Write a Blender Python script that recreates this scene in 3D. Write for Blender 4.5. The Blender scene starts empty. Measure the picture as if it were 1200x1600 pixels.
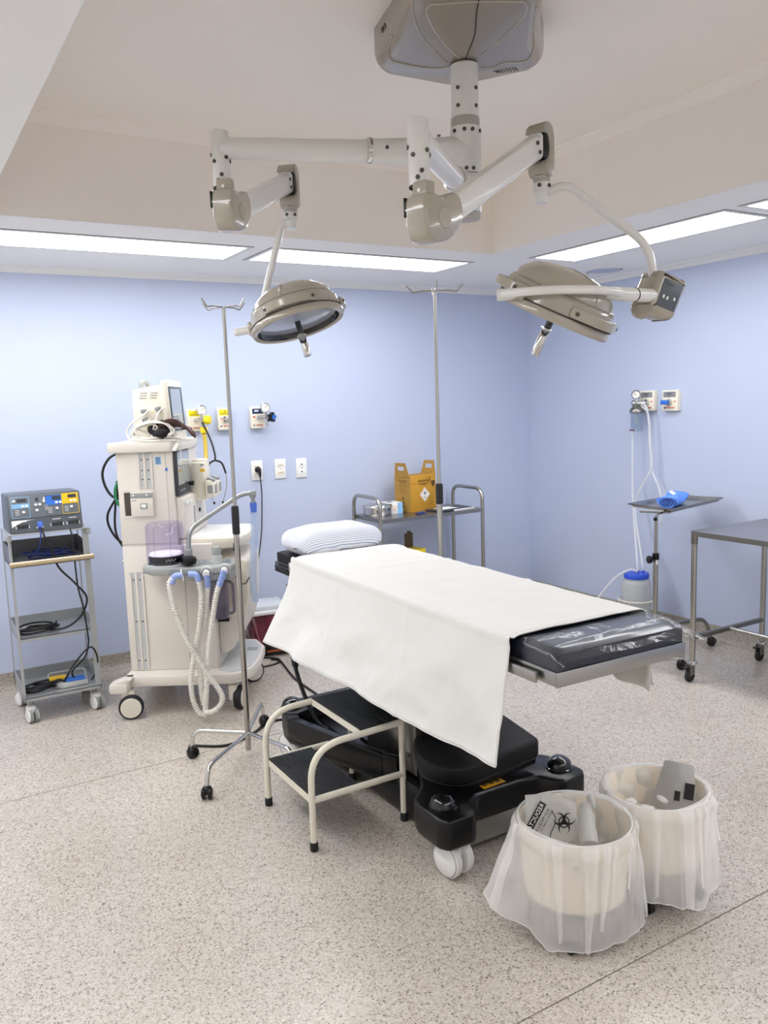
import bpy, bmesh, math, random
from mathutils import Vector, Matrix, noise
random.seed(7)
D = bpy.data; SC = bpy.context.scene; COL = SC.collection
R_ = math.radians; PI = math.pi

# ------------------------------------------------------------------ camera, world, exposure
cam_d = D.cameras.new('camera'); cam = D.objects.new('camera', cam_d); COL.objects.link(cam); SC.camera = cam
cam_d.sensor_fit = 'VERTICAL'; cam_d.sensor_height = 24.0; cam_d.lens = 24.0 * 1289.7 / 1600.0
cam_d.clip_start = 0.05; cam_d.clip_end = 60
_y, _p, _r = R_(30.8717), R_(7.6031), R_(-1.8625)
_f = Vector((math.sin(_y) * math.cos(_p), math.cos(_y) * math.cos(_p), -math.sin(_p)))
_rt = Vector((math.cos(_y), -math.sin(_y), 0)); _u = _rt.cross(_f)
_r2 = _rt * math.cos(_r) + _u * math.sin(_r); _u2 = -_rt * math.sin(_r) + _u * math.cos(_r)
cam.matrix_world = Matrix(((_r2.x, _u2.x, -_f.x, 0), (_r2.y, _u2.y, -_f.y, 0), (_r2.z, _u2.z, -_f.z, 1.6), (0, 0, 0, 1)))
w = D.worlds.new('world'); SC.world = w; w.use_nodes = True
w.node_tree.nodes['Background'].inputs[0].default_value = (0.9, 0.95, 1, 1); w.node_tree.nodes['Background'].inputs[1].default_value = 0.3
VS = SC.view_settings
VS.view_transform = 'Standard'; VS.look = 'None'; VS.gamma = 1.0; VS.use_curve_mapping = False
VS.exposure = 0.38
SC.cycles.max_bounces = 16; SC.cycles.diffuse_bounces = 10; SC.cycles.transparent_max_bounces = 24
LIGHT_STRENGTH = 10.0          # ceiling LED panels
# room numbers
XL, XR, YF, YB = -1.2, 4.50, -1.3, 5.18
ZS, ZC = 2.425, 2.85           # soffit and recess heights
RX0, RX1, RY0, RY1 = 0.43, 3.10, -0.1, 3.885

# ------------------------------------------------------------------ materials
def lin(h):
    if not isinstance(h, str): return (h[0], h[1], h[2], 1)
    h = h.lstrip('#'); v = [int(h[i:i + 2], 16) / 255 for i in (0, 2, 4)]
    return tuple(((c / 12.92) if c <= .04045 else ((c + .055) / 1.055) ** 2.4) for c in v) + (1,)
class NT:
    def __init__(s, m): s.t = m.node_tree; s.n = s.t.nodes; s.b = s.n['Principled BSDF']; s.out = s.n['Material Output']
    def add(s, typ, **kw):
        n = s.n.new(typ)
        for k, v in kw.items():
            if k in n.inputs.keys(): n.inputs[k].default_value = v
            else: setattr(n, k, v)
        return n
    def link(s, a, b): s.t.links.new(a, b)
    def ramp(s, fac, stops, interp='LINEAR'):
        r = s.n.new('ShaderNodeValToRGB'); r.color_ramp.interpolation = interp; e = r.color_ramp.elements
        while len(e) < len(stops): e.new(.5)
        for i, (p, c) in enumerate(stops): e[i].position = p; e[i].color = lin(c)
        s.link(fac, r.inputs[0]); return r.outputs[0]
def mat(name, c, rough=.5, metal=0.0, spec=.5, var=0.0, vscale=8, bump=0.0, bscale=60, coat=0.0, emit=None, es=0, alpha=1.0):
    m = D.materials.new(name); m.use_nodes = True; t = NT(m); b = t.b
    b.inputs['Base Color'].default_value = lin(c); b.inputs['Roughness'].default_value = rough
    b.inputs['Metallic'].default_value = metal; b.inputs['Specular IOR Level'].default_value = spec
    b.inputs['Coat Weight'].default_value = coat; b.inputs['Coat Roughness'].default_value = .08; b.inputs['Alpha'].default_value = alpha
    if emit: b.inputs['Emission Color'].default_value = lin(emit); b.inputs['Emission Strength'].default_value = es
    if var or bump:
        tc = t.add('ShaderNodeTexCoord')
    if var:
        n = t.add('ShaderNodeTexNoise', Scale=vscale, Detail=4.0); t.link(tc.outputs['Object'], n.inputs['Vector'])
        a = lin(c); k = 1 - var
        o = t.ramp(n.outputs[0], [(.3, (a[0] * k, a[1] * k, a[2] * k)), (.7, a[:3])]); t.link(o, b.inputs['Base Color'])
    if bump:
        n = t.add('ShaderNodeTexNoise', Scale=bscale, Detail=3.0); t.link(tc.outputs['Object'], n.inputs['Vector'])
        bp = t.add('ShaderNodeBump', Strength=bump, Distance=.01); t.link(n.outputs[0], bp.inputs['Height']); t.link(bp.outputs[0], b.inputs['Normal'])
    return m
def steel(name, c, rough=.28):
    return mat(name, c, rough, 1.0)
def film(name, c, trans, rough=.25, gloss=.5, bump=0.0, bscale=20, transl=0.35):
    """thin see-through plastic: clear mixed with a milky, slightly translucent skin"""
    m = D.materials.new(name); m.use_nodes = True; t = NT(m); b = t.b
    b.inputs['Base Color'].default_value = lin(c); b.inputs['Roughness'].default_value = rough; b.inputs['Specular IOR Level'].default_value = gloss
    tl = t.add('ShaderNodeBsdfTranslucent'); tl.inputs[0].default_value = lin(c)
    m1 = t.add('ShaderNodeMixShader'); m1.inputs[0].default_value = transl
    t.link(b.outputs[0], m1.inputs[1]); t.link(tl.outputs[0], m1.inputs[2])
    tr = t.add('ShaderNodeBsdfTransparent'); m2 = t.add('ShaderNodeMixShader'); m2.inputs[0].default_value = trans
    t.link(m1.outputs[0], m2.inputs[1]); t.link(tr.outputs[0], m2.inputs[2]); t.link(m2.outputs[0], t.out.inputs[0])
    if bump:
        tc = t.add('ShaderNodeTexCoord'); n = t.add('ShaderNodeTexNoise', Scale=bscale, Detail=3.0); t.link(tc.outputs['Object'], n.inputs['Vector'])
        bp = t.add('ShaderNodeBump', Strength=bump, Distance=.02); t.link(n.outputs[0], bp.inputs['Height']); t.link(bp.outputs[0], b.inputs['Normal'])
    return m
def clearfilm(name, c, spec_mix=.12, rough=.06, bump=.6, bscale=9):
    m = D.materials.new(name); m.use_nodes = True; t = NT(m)
    gl = t.add('ShaderNodeBsdfGlossy'); gl.inputs[0].default_value = lin('#ffffff'); gl.inputs['Roughness'].default_value = rough
    tr = t.add('ShaderNodeBsdfTransparent'); tr.inputs[0].default_value = lin(c)
    fr = t.add('ShaderNodeLayerWeight', Blend=.5); pw = t.add('ShaderNodeMath', operation='POWER'); pw.inputs[1].default_value = 4.0; t.link(fr.outputs['Facing'], pw.inputs[0])
    ad = t.add('ShaderNodeMath', operation='MULTIPLY_ADD'); ad.inputs[1].default_value = .5; ad.inputs[2].default_value = spec_mix; t.link(pw.outputs[0], ad.inputs[0])
    mx = t.add('ShaderNodeMixShader'); t.link(ad.outputs[0], mx.inputs[0]); t.link(tr.outputs[0], mx.inputs[1]); t.link(gl.outputs[0], mx.inputs[2])
    t.link(mx.outputs[0], t.out.inputs[0])
    if bump:
        tc = t.add('ShaderNodeTexCoord'); n = t.add('ShaderNodeTexNoise', Scale=bscale, Detail=4.0, Distortion=.8); t.link(tc.outputs['Object'], n.inputs['Vector'])
        bp = t.add('ShaderNodeBump', Strength=bump, Distance=.03); t.link(n.outputs[0], bp.inputs['Height'])
        t.link(bp.outputs[0], gl.inputs['Normal']); t.link(bp.outputs[0], fr.inputs['Normal'])
    return m
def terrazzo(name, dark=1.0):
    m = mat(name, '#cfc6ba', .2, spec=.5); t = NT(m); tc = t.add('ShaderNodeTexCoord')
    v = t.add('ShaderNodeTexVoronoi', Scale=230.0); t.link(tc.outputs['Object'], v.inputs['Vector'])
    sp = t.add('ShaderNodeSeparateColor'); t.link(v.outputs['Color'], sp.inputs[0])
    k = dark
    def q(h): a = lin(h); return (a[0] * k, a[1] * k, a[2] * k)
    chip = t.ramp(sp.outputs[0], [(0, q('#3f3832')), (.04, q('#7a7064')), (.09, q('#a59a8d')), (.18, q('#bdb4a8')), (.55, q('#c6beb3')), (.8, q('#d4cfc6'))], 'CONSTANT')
    v2 = t.add('ShaderNodeTexVoronoi', Scale=120.0); t.link(tc.outputs['Object'], v2.inputs['Vector'])
    sp2 = t.add('ShaderNodeSeparateColor'); t.link(v2.outputs['Color'], sp2.inputs[0])
    chip2 = t.ramp(sp2.outputs[1], [(0, q('#b0a497')), (.3, q('#c2b9ae')), (.7, q('#d0c9c0'))], 'CONSTANT')
    mx = t.add('ShaderNodeMix', data_type='RGBA'); mx.inputs[0].default_value = .35
    t.link(chip, mx.inputs[6]); t.link(chip2, mx.inputs[7])
    n = t.add('ShaderNodeTexNoise', Scale=1.3, Detail=3.0); t.link(tc.outputs['Object'], n.inputs['Vector'])
    st = t.ramp(n.outputs[0], [(.35, (.9, .89, .88)), (.65, (1, 1, 1))])
    m2 = t.add('ShaderNodeMix', data_type='RGBA', blend_type='MULTIPLY'); m2.inputs[0].default_value = 1.0
    t.link(mx.outputs[2], m2.inputs[6]); t.link(st, m2.inputs[7]); t.link(m2.outputs[2], t.b.inputs['Base Color'])
    mr = t.add('ShaderNodeMapRange'); mr.inputs[3].default_value = .16; mr.inputs[4].default_value = .32
    t.link(n.outputs[0], mr.inputs[0]); t.link(mr.outputs[0], t.b.inputs['Roughness']); return m
def striped(name):
    m = mat(name, '#eef0f4', .9); t = NT(m); tc = t.add('ShaderNodeTexCoord')
    sx = t.add('ShaderNodeSeparateXYZ'); t.link(tc.outputs['Object'], sx.inputs[0])
    n = t.add('ShaderNodeTexNoise', Scale=9.0, Detail=2.0); t.link(tc.outputs['Object'], n.inputs['Vector'])
    a = t.add('ShaderNodeMath', operation='MULTIPLY_ADD'); a.inputs[1].default_value = .014; t.link(n.outputs[0], a.inputs[0]); t.link(sx.outputs[1], a.inputs[2])
    b2 = t.add('ShaderNodeMath', operation='MULTIPLY_ADD'); b2.inputs[1].default_value = .95; t.link(sx.outputs[2], b2.inputs[0]); t.link(a.outputs[0], b2.inputs[2])
    c = t.add('ShaderNodeMath', operation='MULTIPLY'); c.inputs[1].default_value = 2 * PI / .0115; t.link(b2.outputs[0], c.inputs[0])
    s = t.add('ShaderNodeMath', operation='SINE'); t.link(c.outputs[0], s.inputs[0])
    o = t.ramp(s.outputs[0], [(.4, '#eff1f6'), (.8, '#93a1c4')]); t.link(o, t.b.inputs['Base Color']); return m

M = {}
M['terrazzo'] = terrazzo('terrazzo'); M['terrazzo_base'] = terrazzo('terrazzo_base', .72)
M['joint'] = mat('joint', '#857a6e', .6)
M['blue_wall'] = mat('blue_wall_paint', '#bdc7df', .42, spec=.35, var=.03, vscale=1.2, bump=.04, bscale=220)
M['wall_white'] = mat('white_wall_paint', '#efeeec', .6)  # unseen walls made white, not blue, to bounce light up into the recess
M['ceil'] = mat('ceiling_paint', '#efefee', .7, var=.015, vscale=1.5)
M['recess'] = mat('recess_bounce_tint', '#efe9e2', .7, var=.015, vscale=1.2)  # ceiling white warmed: light bounced off the beige floor put into the colour
M['lamp'] = mat('led_panel', '#ffffff', .5, emit='#fbfbfc', es=LIGHT_STRENGTH)
M['frame_w'] = mat('light_frame', '#d8d6d4', .4)
M['gap'] = mat('dark_gap', '#3a3634', .8)
M['steel'] = steel('brushed_steel', '#b3b0aa', .27)
M['steel_d'] = steel('dull_steel', '#8f8d88', .33)
M['steel_sheet'] = steel('steel_sheet', '#a5a4a2', .3)
M['chrome'] = steel('chrome', '#d0cfcc', .12)
M['taupe'] = mat('taupe_plastic', '#a49d90', .22, coat=.6)
M['taupe_d'] = mat('dark_taupe_plastic', '#898174', .25, coat=.5)
M['arm_w'] = mat('white_lacquer', '#dcdcd8', .28, coat=.3)
M['grey_ring'] = mat('grey_ring', '#aaa69e', .4)
M['screw'] = mat('screw', '#55504a', .4, metal=.6)
M['black'] = mat('black_plastic', '#0b0b0d', .3, spec=.35)
M['rubber'] = mat('black_rubber', '#17171a', .6)
M['gloss_black'] = mat('gloss_black', '#0c0c0f', .12, coat=.4)
M['navy_vinyl'] = mat('navy_vinyl', '#10162a', .28, coat=.3)
M['soft_black'] = mat('soft_black_pad', '#1b1b1e', .6, spec=.3)
M['sheet'] = mat('white_sheet', '#dfdfdc', .9, spec=.2, bump=.15, bscale=300)
M['hem'] = mat('sheet_hem', '#dadad6', .9, spec=.2)
M['stripes'] = striped('striped_cotton')
M['cream'] = mat('cream_enamel', '#e4dfcf', .35, var=.05, vscale=25)
M['tread'] = mat('ribbed_rubber', '#1d1d20', .55)
M['mach'] = mat('machine_white', '#dcd6cd', .4)
M['mach2'] = mat('machine_cream', '#e3ddcd', .4)
M['mach_g'] = mat('machine_grey', '#979b99', .42)
M['mach_lg'] = mat('machine_light_grey', '#bfc1c1', .45)
M['wheel_w'] = mat('wheel_white', '#ded9cc', .4)
M['white'] = mat('white_plastic', '#ebebea', .35)
M['ivory'] = mat('ivory_plastic', '#ece6d4', .4)
M['screen'] = mat('screen_glass', '#4a5358', .08, coat=.6)
M['screen_l'] = mat('screen_reflecting', '#8d9799', .06, coat=1.0)
M['dev'] = mat('device_grey', '#50565e', .4)
M['dev_d'] = mat('device_dark', '#33373d', .4)
M['dev_front'] = mat('device_face', '#646b73', .35)
M['trolley'] = mat('trolley_grey', '#a9acae', .35, metal=.35)
M['trolley_d'] = mat('trolley_dark_grey', '#6e7073', .4, metal=.3)
M['blue_l'] = mat('light_blue_print', '#7fb6e2', .4); M['blue'] = mat('blue_print', '#2a6fd0', .4)
M['yellow'] = mat('yellow_print', '#f5c518', .4); M['yellow_b'] = mat('bright_yellow', '#f4dc1a', .4)
M['cable'] = mat('black_cable', '#121214', .5); M['cable_blue'] = mat('blue_cable', '#1b2f70', .5)
M['cable_w'] = mat('white_cable', '#dedbd2', .5); M['green'] = mat('green_hose', '#2c7a52', .5)
M['hose_y'] = mat('yellow_hose', '#d9bd4e', .5)
M['hose'] = film('corrugated_plastic', '#f2efe6', .04, .28, transl=.08)
M['conn'] = mat('pale_blue_connector', '#93a9e4', .45); M['conn2'] = mat('blue_connector', '#4f74d8', .35)
M['tube_clear'] = film('clear_tube', '#e9eef0', .35, .2); M['tube_w'] = film('milky_tube', '#eceff3', .15, .3)
M['tube_bl'] = film('pale_blue_tube', '#bcd0ee', .55, .25)
M['dome'] = clearfilm('violet_dome', '#eeebf7', .04, .05, 0)
M['jug'] = film('smoky_jug', '#8d8798', .35, .2)
M['glass'] = clearfilm('clear_jar', '#f0f3f6', .03, .04, 0)
M['lensglass'] = mat('lamp_glass', '#aab0c0', .06, coat=1.0)
M['bag'] = film('milky_bag', '#ffffff', .46, .22, gloss=.7, bump=.45, bscale=11, transl=.3)
M['bag_in'] = film('bag_inside', '#f6f5f2', .06, .35, bump=.5, bscale=18, transl=.4)
M['bag_grey'] = film('grey_bag_fold', '#dddcd8', .12, .3, bump=.3, bscale=20, transl=.35)
M['bin'] = mat('bin_white', '#e6dccb', .5); M['bin_band'] = mat('bin_grey', '#8e8b86', .6)
M['print'] = mat('black_print', '#1c1c1e', .6); M['print_w'] = mat('white_print', '#f2f0ea', .6)
M['print_g'] = mat('grey_print', '#8d8f93', .6); M['print_r'] = mat('red_print', '#c8433c', .6); M['print_b'] = mat('dark_blue_print', '#22335e', .5)
M['brown_print'] = mat('brown_print', '#5c430f', .7)
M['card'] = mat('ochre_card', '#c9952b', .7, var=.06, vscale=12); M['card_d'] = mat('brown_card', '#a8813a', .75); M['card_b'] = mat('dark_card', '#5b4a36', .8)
M['drape'] = clearfilm('clear_plastic_cover', '#f8f9fa', .028, .16, .35, 7)
M['film_t'] = clearfilm('loose_plastic', '#f3f3f3', .02, .12, .5, 12)
M['maroon'] = mat('maroon_bag', '#6b1f33', .25, var=.4, vscale=14, coat=.4)
M['orange'] = mat('orange_mark', '#c8622a', .5)
M['jar_milk'] = film('milky_jar', '#d9dcdc', .18, .3)
M['bluecap'] = mat('blue_lid', '#2e57d6', .35); M['bluewrap'] = mat('blue_wrap', '#5b8ee6', .75, bump=.5, bscale=40)
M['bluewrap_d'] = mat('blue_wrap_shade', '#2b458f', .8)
M['brown_cuff'] = mat('brown_cuff', '#5b443e', .8); M['black_cuff'] = mat('black_cuff', '#17171a', .85)
M['sheet_side'] = film('hanging_cloth', '#eeede8', .15, .8, .2, transl=.5)
M['gold'] = mat('gold_label', '#d29a1f', .35)
M['peach'] = mat('peach_print', '#eebd9a', .5); M['sky'] = mat('sky_print', '#8fc1ea', .5)
M['green_p'] = mat('green_print', '#2f8f5e', .5)

# ------------------------------------------------------------------ mesh helpers
def V3(p): return Vector(p)
def frame(a):
    a = a.normalized(); t = Vector((0, 0, 1)) if abs(a.z) < .95 else Vector((1, 0, 0))
    x = t.cross(a).normalized(); return x, a.cross(x)
def sm(pts, k=6, closed=False):
    """catmull-rom"""
    P = [V3(p) for p in pts]; n = len(P); out = []
    rng = range(n if closed else n - 1)
    for i in rng:
        p1, p2 = P[i], P[(i + 1) % n]
        p0 = P[(i - 1) % n] if (closed or i > 0) else p1 * 2 - p2
        p3 = P[(i + 2) % n] if (closed or i + 2 < n) else p2 * 2 - p1
        for j in range(k):
            t = j / k
            out.append(.5 * ((2 * p1) + (p2 - p0) * t + (2 * p0 - 5 * p1 + 4 * p2 - p3) * t * t + (3 * p1 - p0 - 3 * p2 + p3) * t ** 3))
    if not closed: out.append(P[-1])
    return out
def fil(pts, r, k=6):
    """polyline with rounded corners"""
    P = [V3(p) for p in pts]; out = [P[0]]
    for i in range(1, len(P) - 1):
        a, b, c = P[i - 1], P[i], P[i + 1]; d1 = (a - b); d2 = (c - b)
        rr = min(r, d1.length * .49, d2.length * .49); s = b + d1.normalized() * rr; e = b + d2.normalized() * rr
        for j in range(k + 1):
            t = j / k; out.append(s * (1 - t) ** 2 + b * 2 * t * (1 - t) + e * t * t)
    out.append(P[-1]); return out
class MB:
    def __init__(s): s.v = []; s.f = []
    def add(s, vs, fs, mx=None):
        o = len(s.v); s.v += [(mx @ V3(p)) if mx else V3(p) for p in vs]; s.f += [tuple(i + o for i in f) for f in fs]; return s
    def box(s, c, d, bev=0, rot=None, seg=2):
        bm = bmesh.new(); bmesh.ops.create_cube(bm, size=1)
        for q in bm.verts: q.co = Vector((q.co.x * d[0], q.co.y * d[1], q.co.z * d[2]))
        if bev: bmesh.ops.bevel(bm, geom=bm.edges[:], offset=min(bev, min(d) * .49), segments=seg, affect='EDGES', profile=.5)
        mx = Matrix.Translation(V3(c)) @ (rot.to_4x4() if rot else Matrix.Identity(4))
        bm.verts.index_update(); s.add([q.co for q in bm.verts], [[q.index for q in f.verts] for f in bm.faces], mx); bm.free(); return s
    def bb(s, x0, x1, y0, y1, z0, z1, bev=0, seg=2): return s.box(((x0 + x1) / 2, (y0 + y1) / 2, (z0 + z1) / 2), (abs(x1 - x0), abs(y1 - y0), abs(z1 - z0)), bev, None, seg)
    def tube(s, pts, r, n=10, closed=False, caps=True):
        P = [V3(p) for p in pts]; m = len(P); rr = r if isinstance(r, (list, tuple)) else [r] * m
        tan = []
        for i in range(m):
            a = P[(i - 1) % m] if (closed or i > 0) else P[i]; b = P[(i + 1) % m] if (closed or i < m - 1) else P[i]
            t = b - a; tan.append(t.normalized() if t.length > 1e-9 else Vector((0, 0, 1)))
        x, y = frame(tan[0]); vs = []
        for i in range(m):
            t = tan[i]; x = (x - t * x.dot(t)); x = x.normalized() if x.length > 1e-6 else frame(t)[0]; y = t.cross(x)
            for j in range(n):
                a = 2 * PI * j / n; vs.append(P[i] + (x * math.cos(a) + y * math.sin(a)) * rr[i])
        fs = []
        for i in range(m if closed else m - 1):
            k = (i + 1) % m
            for j in range(n): l = (j + 1) % n; fs.append((i * n + j, i * n + l, k * n + l, k * n + j))
        if caps and not closed: fs.append(tuple(reversed(range(n)))); fs.append(tuple((m - 1) * n + j for j in range(n)))
        return s.add(vs, fs)
    def cyl(s, p0, p1, r0, r1=None, n=20, bev=0):
        p0, p1 = V3(p0), V3(p1); r1 = r0 if r1 is None else r1
        if bev:
            d = (p1 - p0).normalized(); return s.tube([p0, p0 + d * 1e-5, p0 + d * bev, p1 - d * bev, p1 - d * 1e-5, p1], [1e-4, r0 - bev, r0, r1, r1 - bev, 1e-4], n, caps=False)
        return s.tube([p0, p1], [r0, r1], n)
    def lathe(s, prof, o=(0, 0, 0), ax=(0, 0, 1), n=32, mx=None, a0=0, a1=2 * PI):
        x, y = frame(V3(ax)); z = V3(ax).normalized(); o = V3(o); vs = []; full = abs(a1 - a0 - 2 * PI) < 1e-6; c = n if full else n + 1
        for (r, h) in prof:
            for j in range(c): a = a0 + (a1 - a0) * j / n; vs.append(o + z * h + (x * math.cos(a) + y * math.sin(a)) * max(r, 1e-4))
        fs = []
        for i in range(len(prof) - 1):
            for j in range(n): l = (j + 1) % c; fs.append((i * c + j, i * c + l, (i + 1) * c + l, (i + 1) * c + j))
        return s.add(vs, fs, mx)
    def prism(s, poly, d0, d1, ax='z', bev=0, mx=None):
        """poly in the plane across ax: z->(x,y); y->(x,z); x->(y,z)"""
        def P(u, v, w): return (u, v, w) if ax == 'z' else ((u, w, v) if ax == 'y' else (w, u, v))
        bm = bmesh.new(); a = [bm.verts.new(P(u, v, d0)) for u, v in poly]; b = [bm.verts.new(P(u, v, d1)) for u, v in poly]; n = len(poly)
        bm.faces.new(a); bm.faces.new(b)
        for i in range(n): bm.faces.new((a[i], a[(i + 1) % n], b[(i + 1) % n], b[i]))
        bmesh.ops.recalc_face_normals(bm, faces=bm.faces[:])
        if bev:
            es = [e for e in bm.edges if len(e.link_faces) == 2 and e.calc_face_angle(0) > .5]
            bmesh.ops.bevel(bm, geom=es, offset=bev, segments=2, affect='EDGES', profile=.5)
        bm.verts.index_update(); s.add([q.co.copy() for q in bm.verts], [[q.index for q in f.verts] for f in bm.faces], mx); bm.free(); return s
    def ball(s, c, r, sc=(1, 1, 1), n=16, mx=None):
        prof = [(math.sin(PI * i / (n // 2)) , -math.cos(PI * i / (n // 2))) for i in range(n // 2 + 1)]
        m2 = Matrix.Translation(V3(c)) @ Matrix.Diagonal((r * sc[0], r * sc[1], r * sc[2], 1)); return s.lathe(prof, n=n, mx=(mx @ m2) if mx else m2)
    def torus(s, c, R, r, ax=(0, 0, 1), n=32, m=8, mx=None):
        x, y = frame(V3(ax)); c = V3(c); pts = [c + (x * math.cos(2 * PI * j / n) + y * math.sin(2 * PI * j / n)) * R for j in range(n)]
        if mx: pts = [mx @ p for p in pts]
        return s.tube(pts, r, m, closed=True)
    def grid(s, fn, nu, nv, cu=False):
        vs = [fn(i / nu if cu else i / (nu - 1), j / (nv - 1)) for j in range(nv) for i in range(nu)]; fs = []
        for j in range(nv - 1):
            for i in range(nu if cu else nu - 1): k = (i + 1) % nu; fs.append((j * nu + i, j * nu + k, (j + 1) * nu + k, (j + 1) * nu + i))
        return s.add(vs, fs)
def setp(o, label=None, cat=None, group=None, kind=None):
    if label: o['label'] = label
    if cat: o['category'] = cat
    if group: o['group'] = group
    if kind: o['kind'] = kind
    return o
def level(p):
    """thing > part > sub-part: what would sit deeper goes to the part"""
    while p is not None and p.parent is not None and p.parent.parent is not None: p = p.parent
    return p
def build(mb, name, m, parent=None, label=None, local=False, flat=False, ang=38, solid=0, loc=None):
    """link the collected geometry as ONE mesh object; world coordinates unless local"""
    parent = level(parent); me = D.meshes.new(name); vs = mb.v
    o = D.objects.new(name, me)
    if parent is not None and not local:
        iv = ROOT[parent.name].inverted(); vs = [iv @ p for p in vs]
    if loc is not None: vs = [p - V3(loc) for p in vs]; o.location = loc
    me.from_pydata(vs, [], mb.f); me.update()
    bm = bmesh.new(); bm.from_mesh(me); bmesh.ops.recalc_face_normals(bm, faces=bm.faces[:])
    if not flat:
        for f in bm.faces: f.smooth = True
        for e in bm.edges:
            if len(e.link_faces) == 2 and e.calc_face_angle(0) > R_(ang): e.smooth = False
    bm.to_mesh(me); bm.free()
    me.materials.append(M[m] if isinstance(m, str) else m); COL.objects.link(o)
    if parent is not None: o.parent = parent; ROOT[o.name] = ROOT[parent.name]
    else: ROOT[o.name] = Matrix.Translation(V3(loc)) if loc is not None else Matrix.Identity(4)
    if solid:
        md = o.modifiers.new('thickness', 'SOLIDIFY'); md.thickness = solid; md.offset = 0
    if label: o['label'] = label
    return o
ROOT = {}
def thing(name, label, cat, loc, rz=0, group=None):
    o = D.objects.new(name, None); o.empty_display_size = .1; COL.objects.link(o)
    o.location = loc; o.rotation_euler = (0, 0, rz); ROOT[o.name] = Matrix.Translation(V3(loc)) @ Matrix.Rotation(rz, 4, 'Z')
    return setp(o, label, cat, group)
def solo(mb, name, m, label, cat, loc, group=None, **kw): return setp(build(mb, name, m, loc=loc, **kw), label, cat, group)
def struct(mb, name, m, label, cat='room part', **kw): return setp(build(mb, name, m, **kw), label, cat, kind='structure')
def dup(root, loc=None, rz=None, label=None, group=None):
    def cp(o, p):
        c = o.copy(); COL.objects.link(c); c.parent = p
        for ch in list(o.children): cp(ch, c)
        return c
    r = cp(root, None)
    if loc is not None: r.location = loc
    if rz is not None: r.rotation_euler = (0, 0, rz)
    if label: r['label'] = label
    if group: r['group'] = group
    return r
def text(body, size, o, xd, yd, m, parent, name='lettering', mirror=False, local=False, align='CENTER', ext=.0004):
    cu = D.curves.new(name, 'FONT'); cu.body = body; cu.size = size; cu.align_x = align; cu.align_y = 'CENTER'; cu.extrude = ext; cu.resolution_u = 2
    ob = D.objects.new(name, cu); COL.objects.link(ob); cu.materials.append(M[m])
    x = V3(xd).normalized(); y = V3(yd); y = (y - x * y.dot(x)).normalized(); z = x.cross(y)
    mx = Matrix((( x.x, y.x, z.x, o[0]), (x.y, y.y, z.y, o[1]), (x.z, y.z, z.z, o[2]), (0, 0, 0, 1)))
    if mirror: mx = mx @ Matrix.Diagonal((-1, 1, 1, 1))
    me = D.meshes.new_from_object(ob); D.objects.remove(ob); D.curves.remove(cu)
    ob = D.objects.new(name, me); COL.objects.link(ob); me.name = name
    if not me.materials: me.materials.append(M[m])
    me.transform(mx if local else ROOT[parent.name].inverted() @ mx)
    if mirror: me.flip_normals()
    ob.parent = level(parent)
    return ob
def quad(c, xd, yd, w_, h_, t=.001, bev=0):
    """thin plate at c spanning xd,yd with its face along xd x yd"""
    x = V3(xd).normalized(); y = V3(yd); y = (y - x * y.dot(x)).normalized(); z = x.cross(y)
    rot = Matrix(((x.x, y.x, z.x), (x.y, y.y, z.y), (x.z, y.z, z.z)))
    return MB().box(c, (w_, h_, t), bev, rot)
def orient(o, xd, yd):
    x = V3(xd).normalized(); y = V3(yd); y = (y - x * y.dot(x)).normalized(); z = x.cross(y)
    return Matrix(((x.x, y.x, z.x, o[0]), (x.y, y.y, z.y, o[1]), (x.z, y.z, z.z, o[2]), (0, 0, 0, 1)))

# ------------------------------------------------------------------ setting
fl = struct(MB().bb(XL, XR, YF, YB, -.06, -.006), 'floor', 'joint', 'beige speckled terrazzo floor with thin dark joints', 'floor')
ys = [YF, 1.506, 3.616, YB]
for i in range(3):
    build(MB().bb(XL, XR, ys[i] + (.0025 if i else 0), ys[i + 1] - .0025, -.006, 0), 'floor_slab', 'terrazzo', fl, local=False)
struct(MB().bb(XL - .1, XR + .1, YB, YB + .1, -.06, ZC), 'wall_back', 'blue_wall', 'pale blue wall behind the trolleys and machine', 'wall')
struct(MB().bb(XR, XR + .1, YF - .1, YB, -.06, ZC), 'wall_right', 'blue_wall', 'pale blue wall on the right with suction outlets', 'wall')
struct(MB().bb(XL - .1, XL, YF - .1, YB, -.06, ZC), 'wall_left', 'wall_white', 'white wall out of view on the left', 'wall')
struct(MB().bb(XL, XR, YF - .1, YF, -.06, ZC), 'wall_front', 'wall_white', 'white wall behind the camera', 'wall')
# coved terrazzo skirting
def cove(p0, p1, inward):
    p0, p1, n = V3(p0), V3(p1), V3(inward); prof = [(0, .093), (.008, .093), (.009, .045)] + [(.009 + .036 * (1 - math.cos(a)), .045 - .0445 * math.sin(a)) for a in (R_(25), R_(50), R_(75), R_(90))] + [(0, .0005)]
    vs = []; k = len(prof)
    for p in (p0, p1): vs += [p + n * d + Vector((0, 0, h)) for d, h in prof]
    return MB().add(vs, [(j, (j + 1) % k, k + (j + 1) % k, k + j) for j in range(k)] + [tuple(range(k)), tuple(range(k, 2 * k))])
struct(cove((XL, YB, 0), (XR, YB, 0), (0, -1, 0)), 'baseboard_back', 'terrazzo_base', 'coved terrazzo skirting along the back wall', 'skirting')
struct(cove((XR, YB, 0), (XR, YF, 0), (-1, 0, 0)), 'baseboard_right', 'terrazzo_base', 'coved terrazzo skirting along the right wall', 'skirting')
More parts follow.
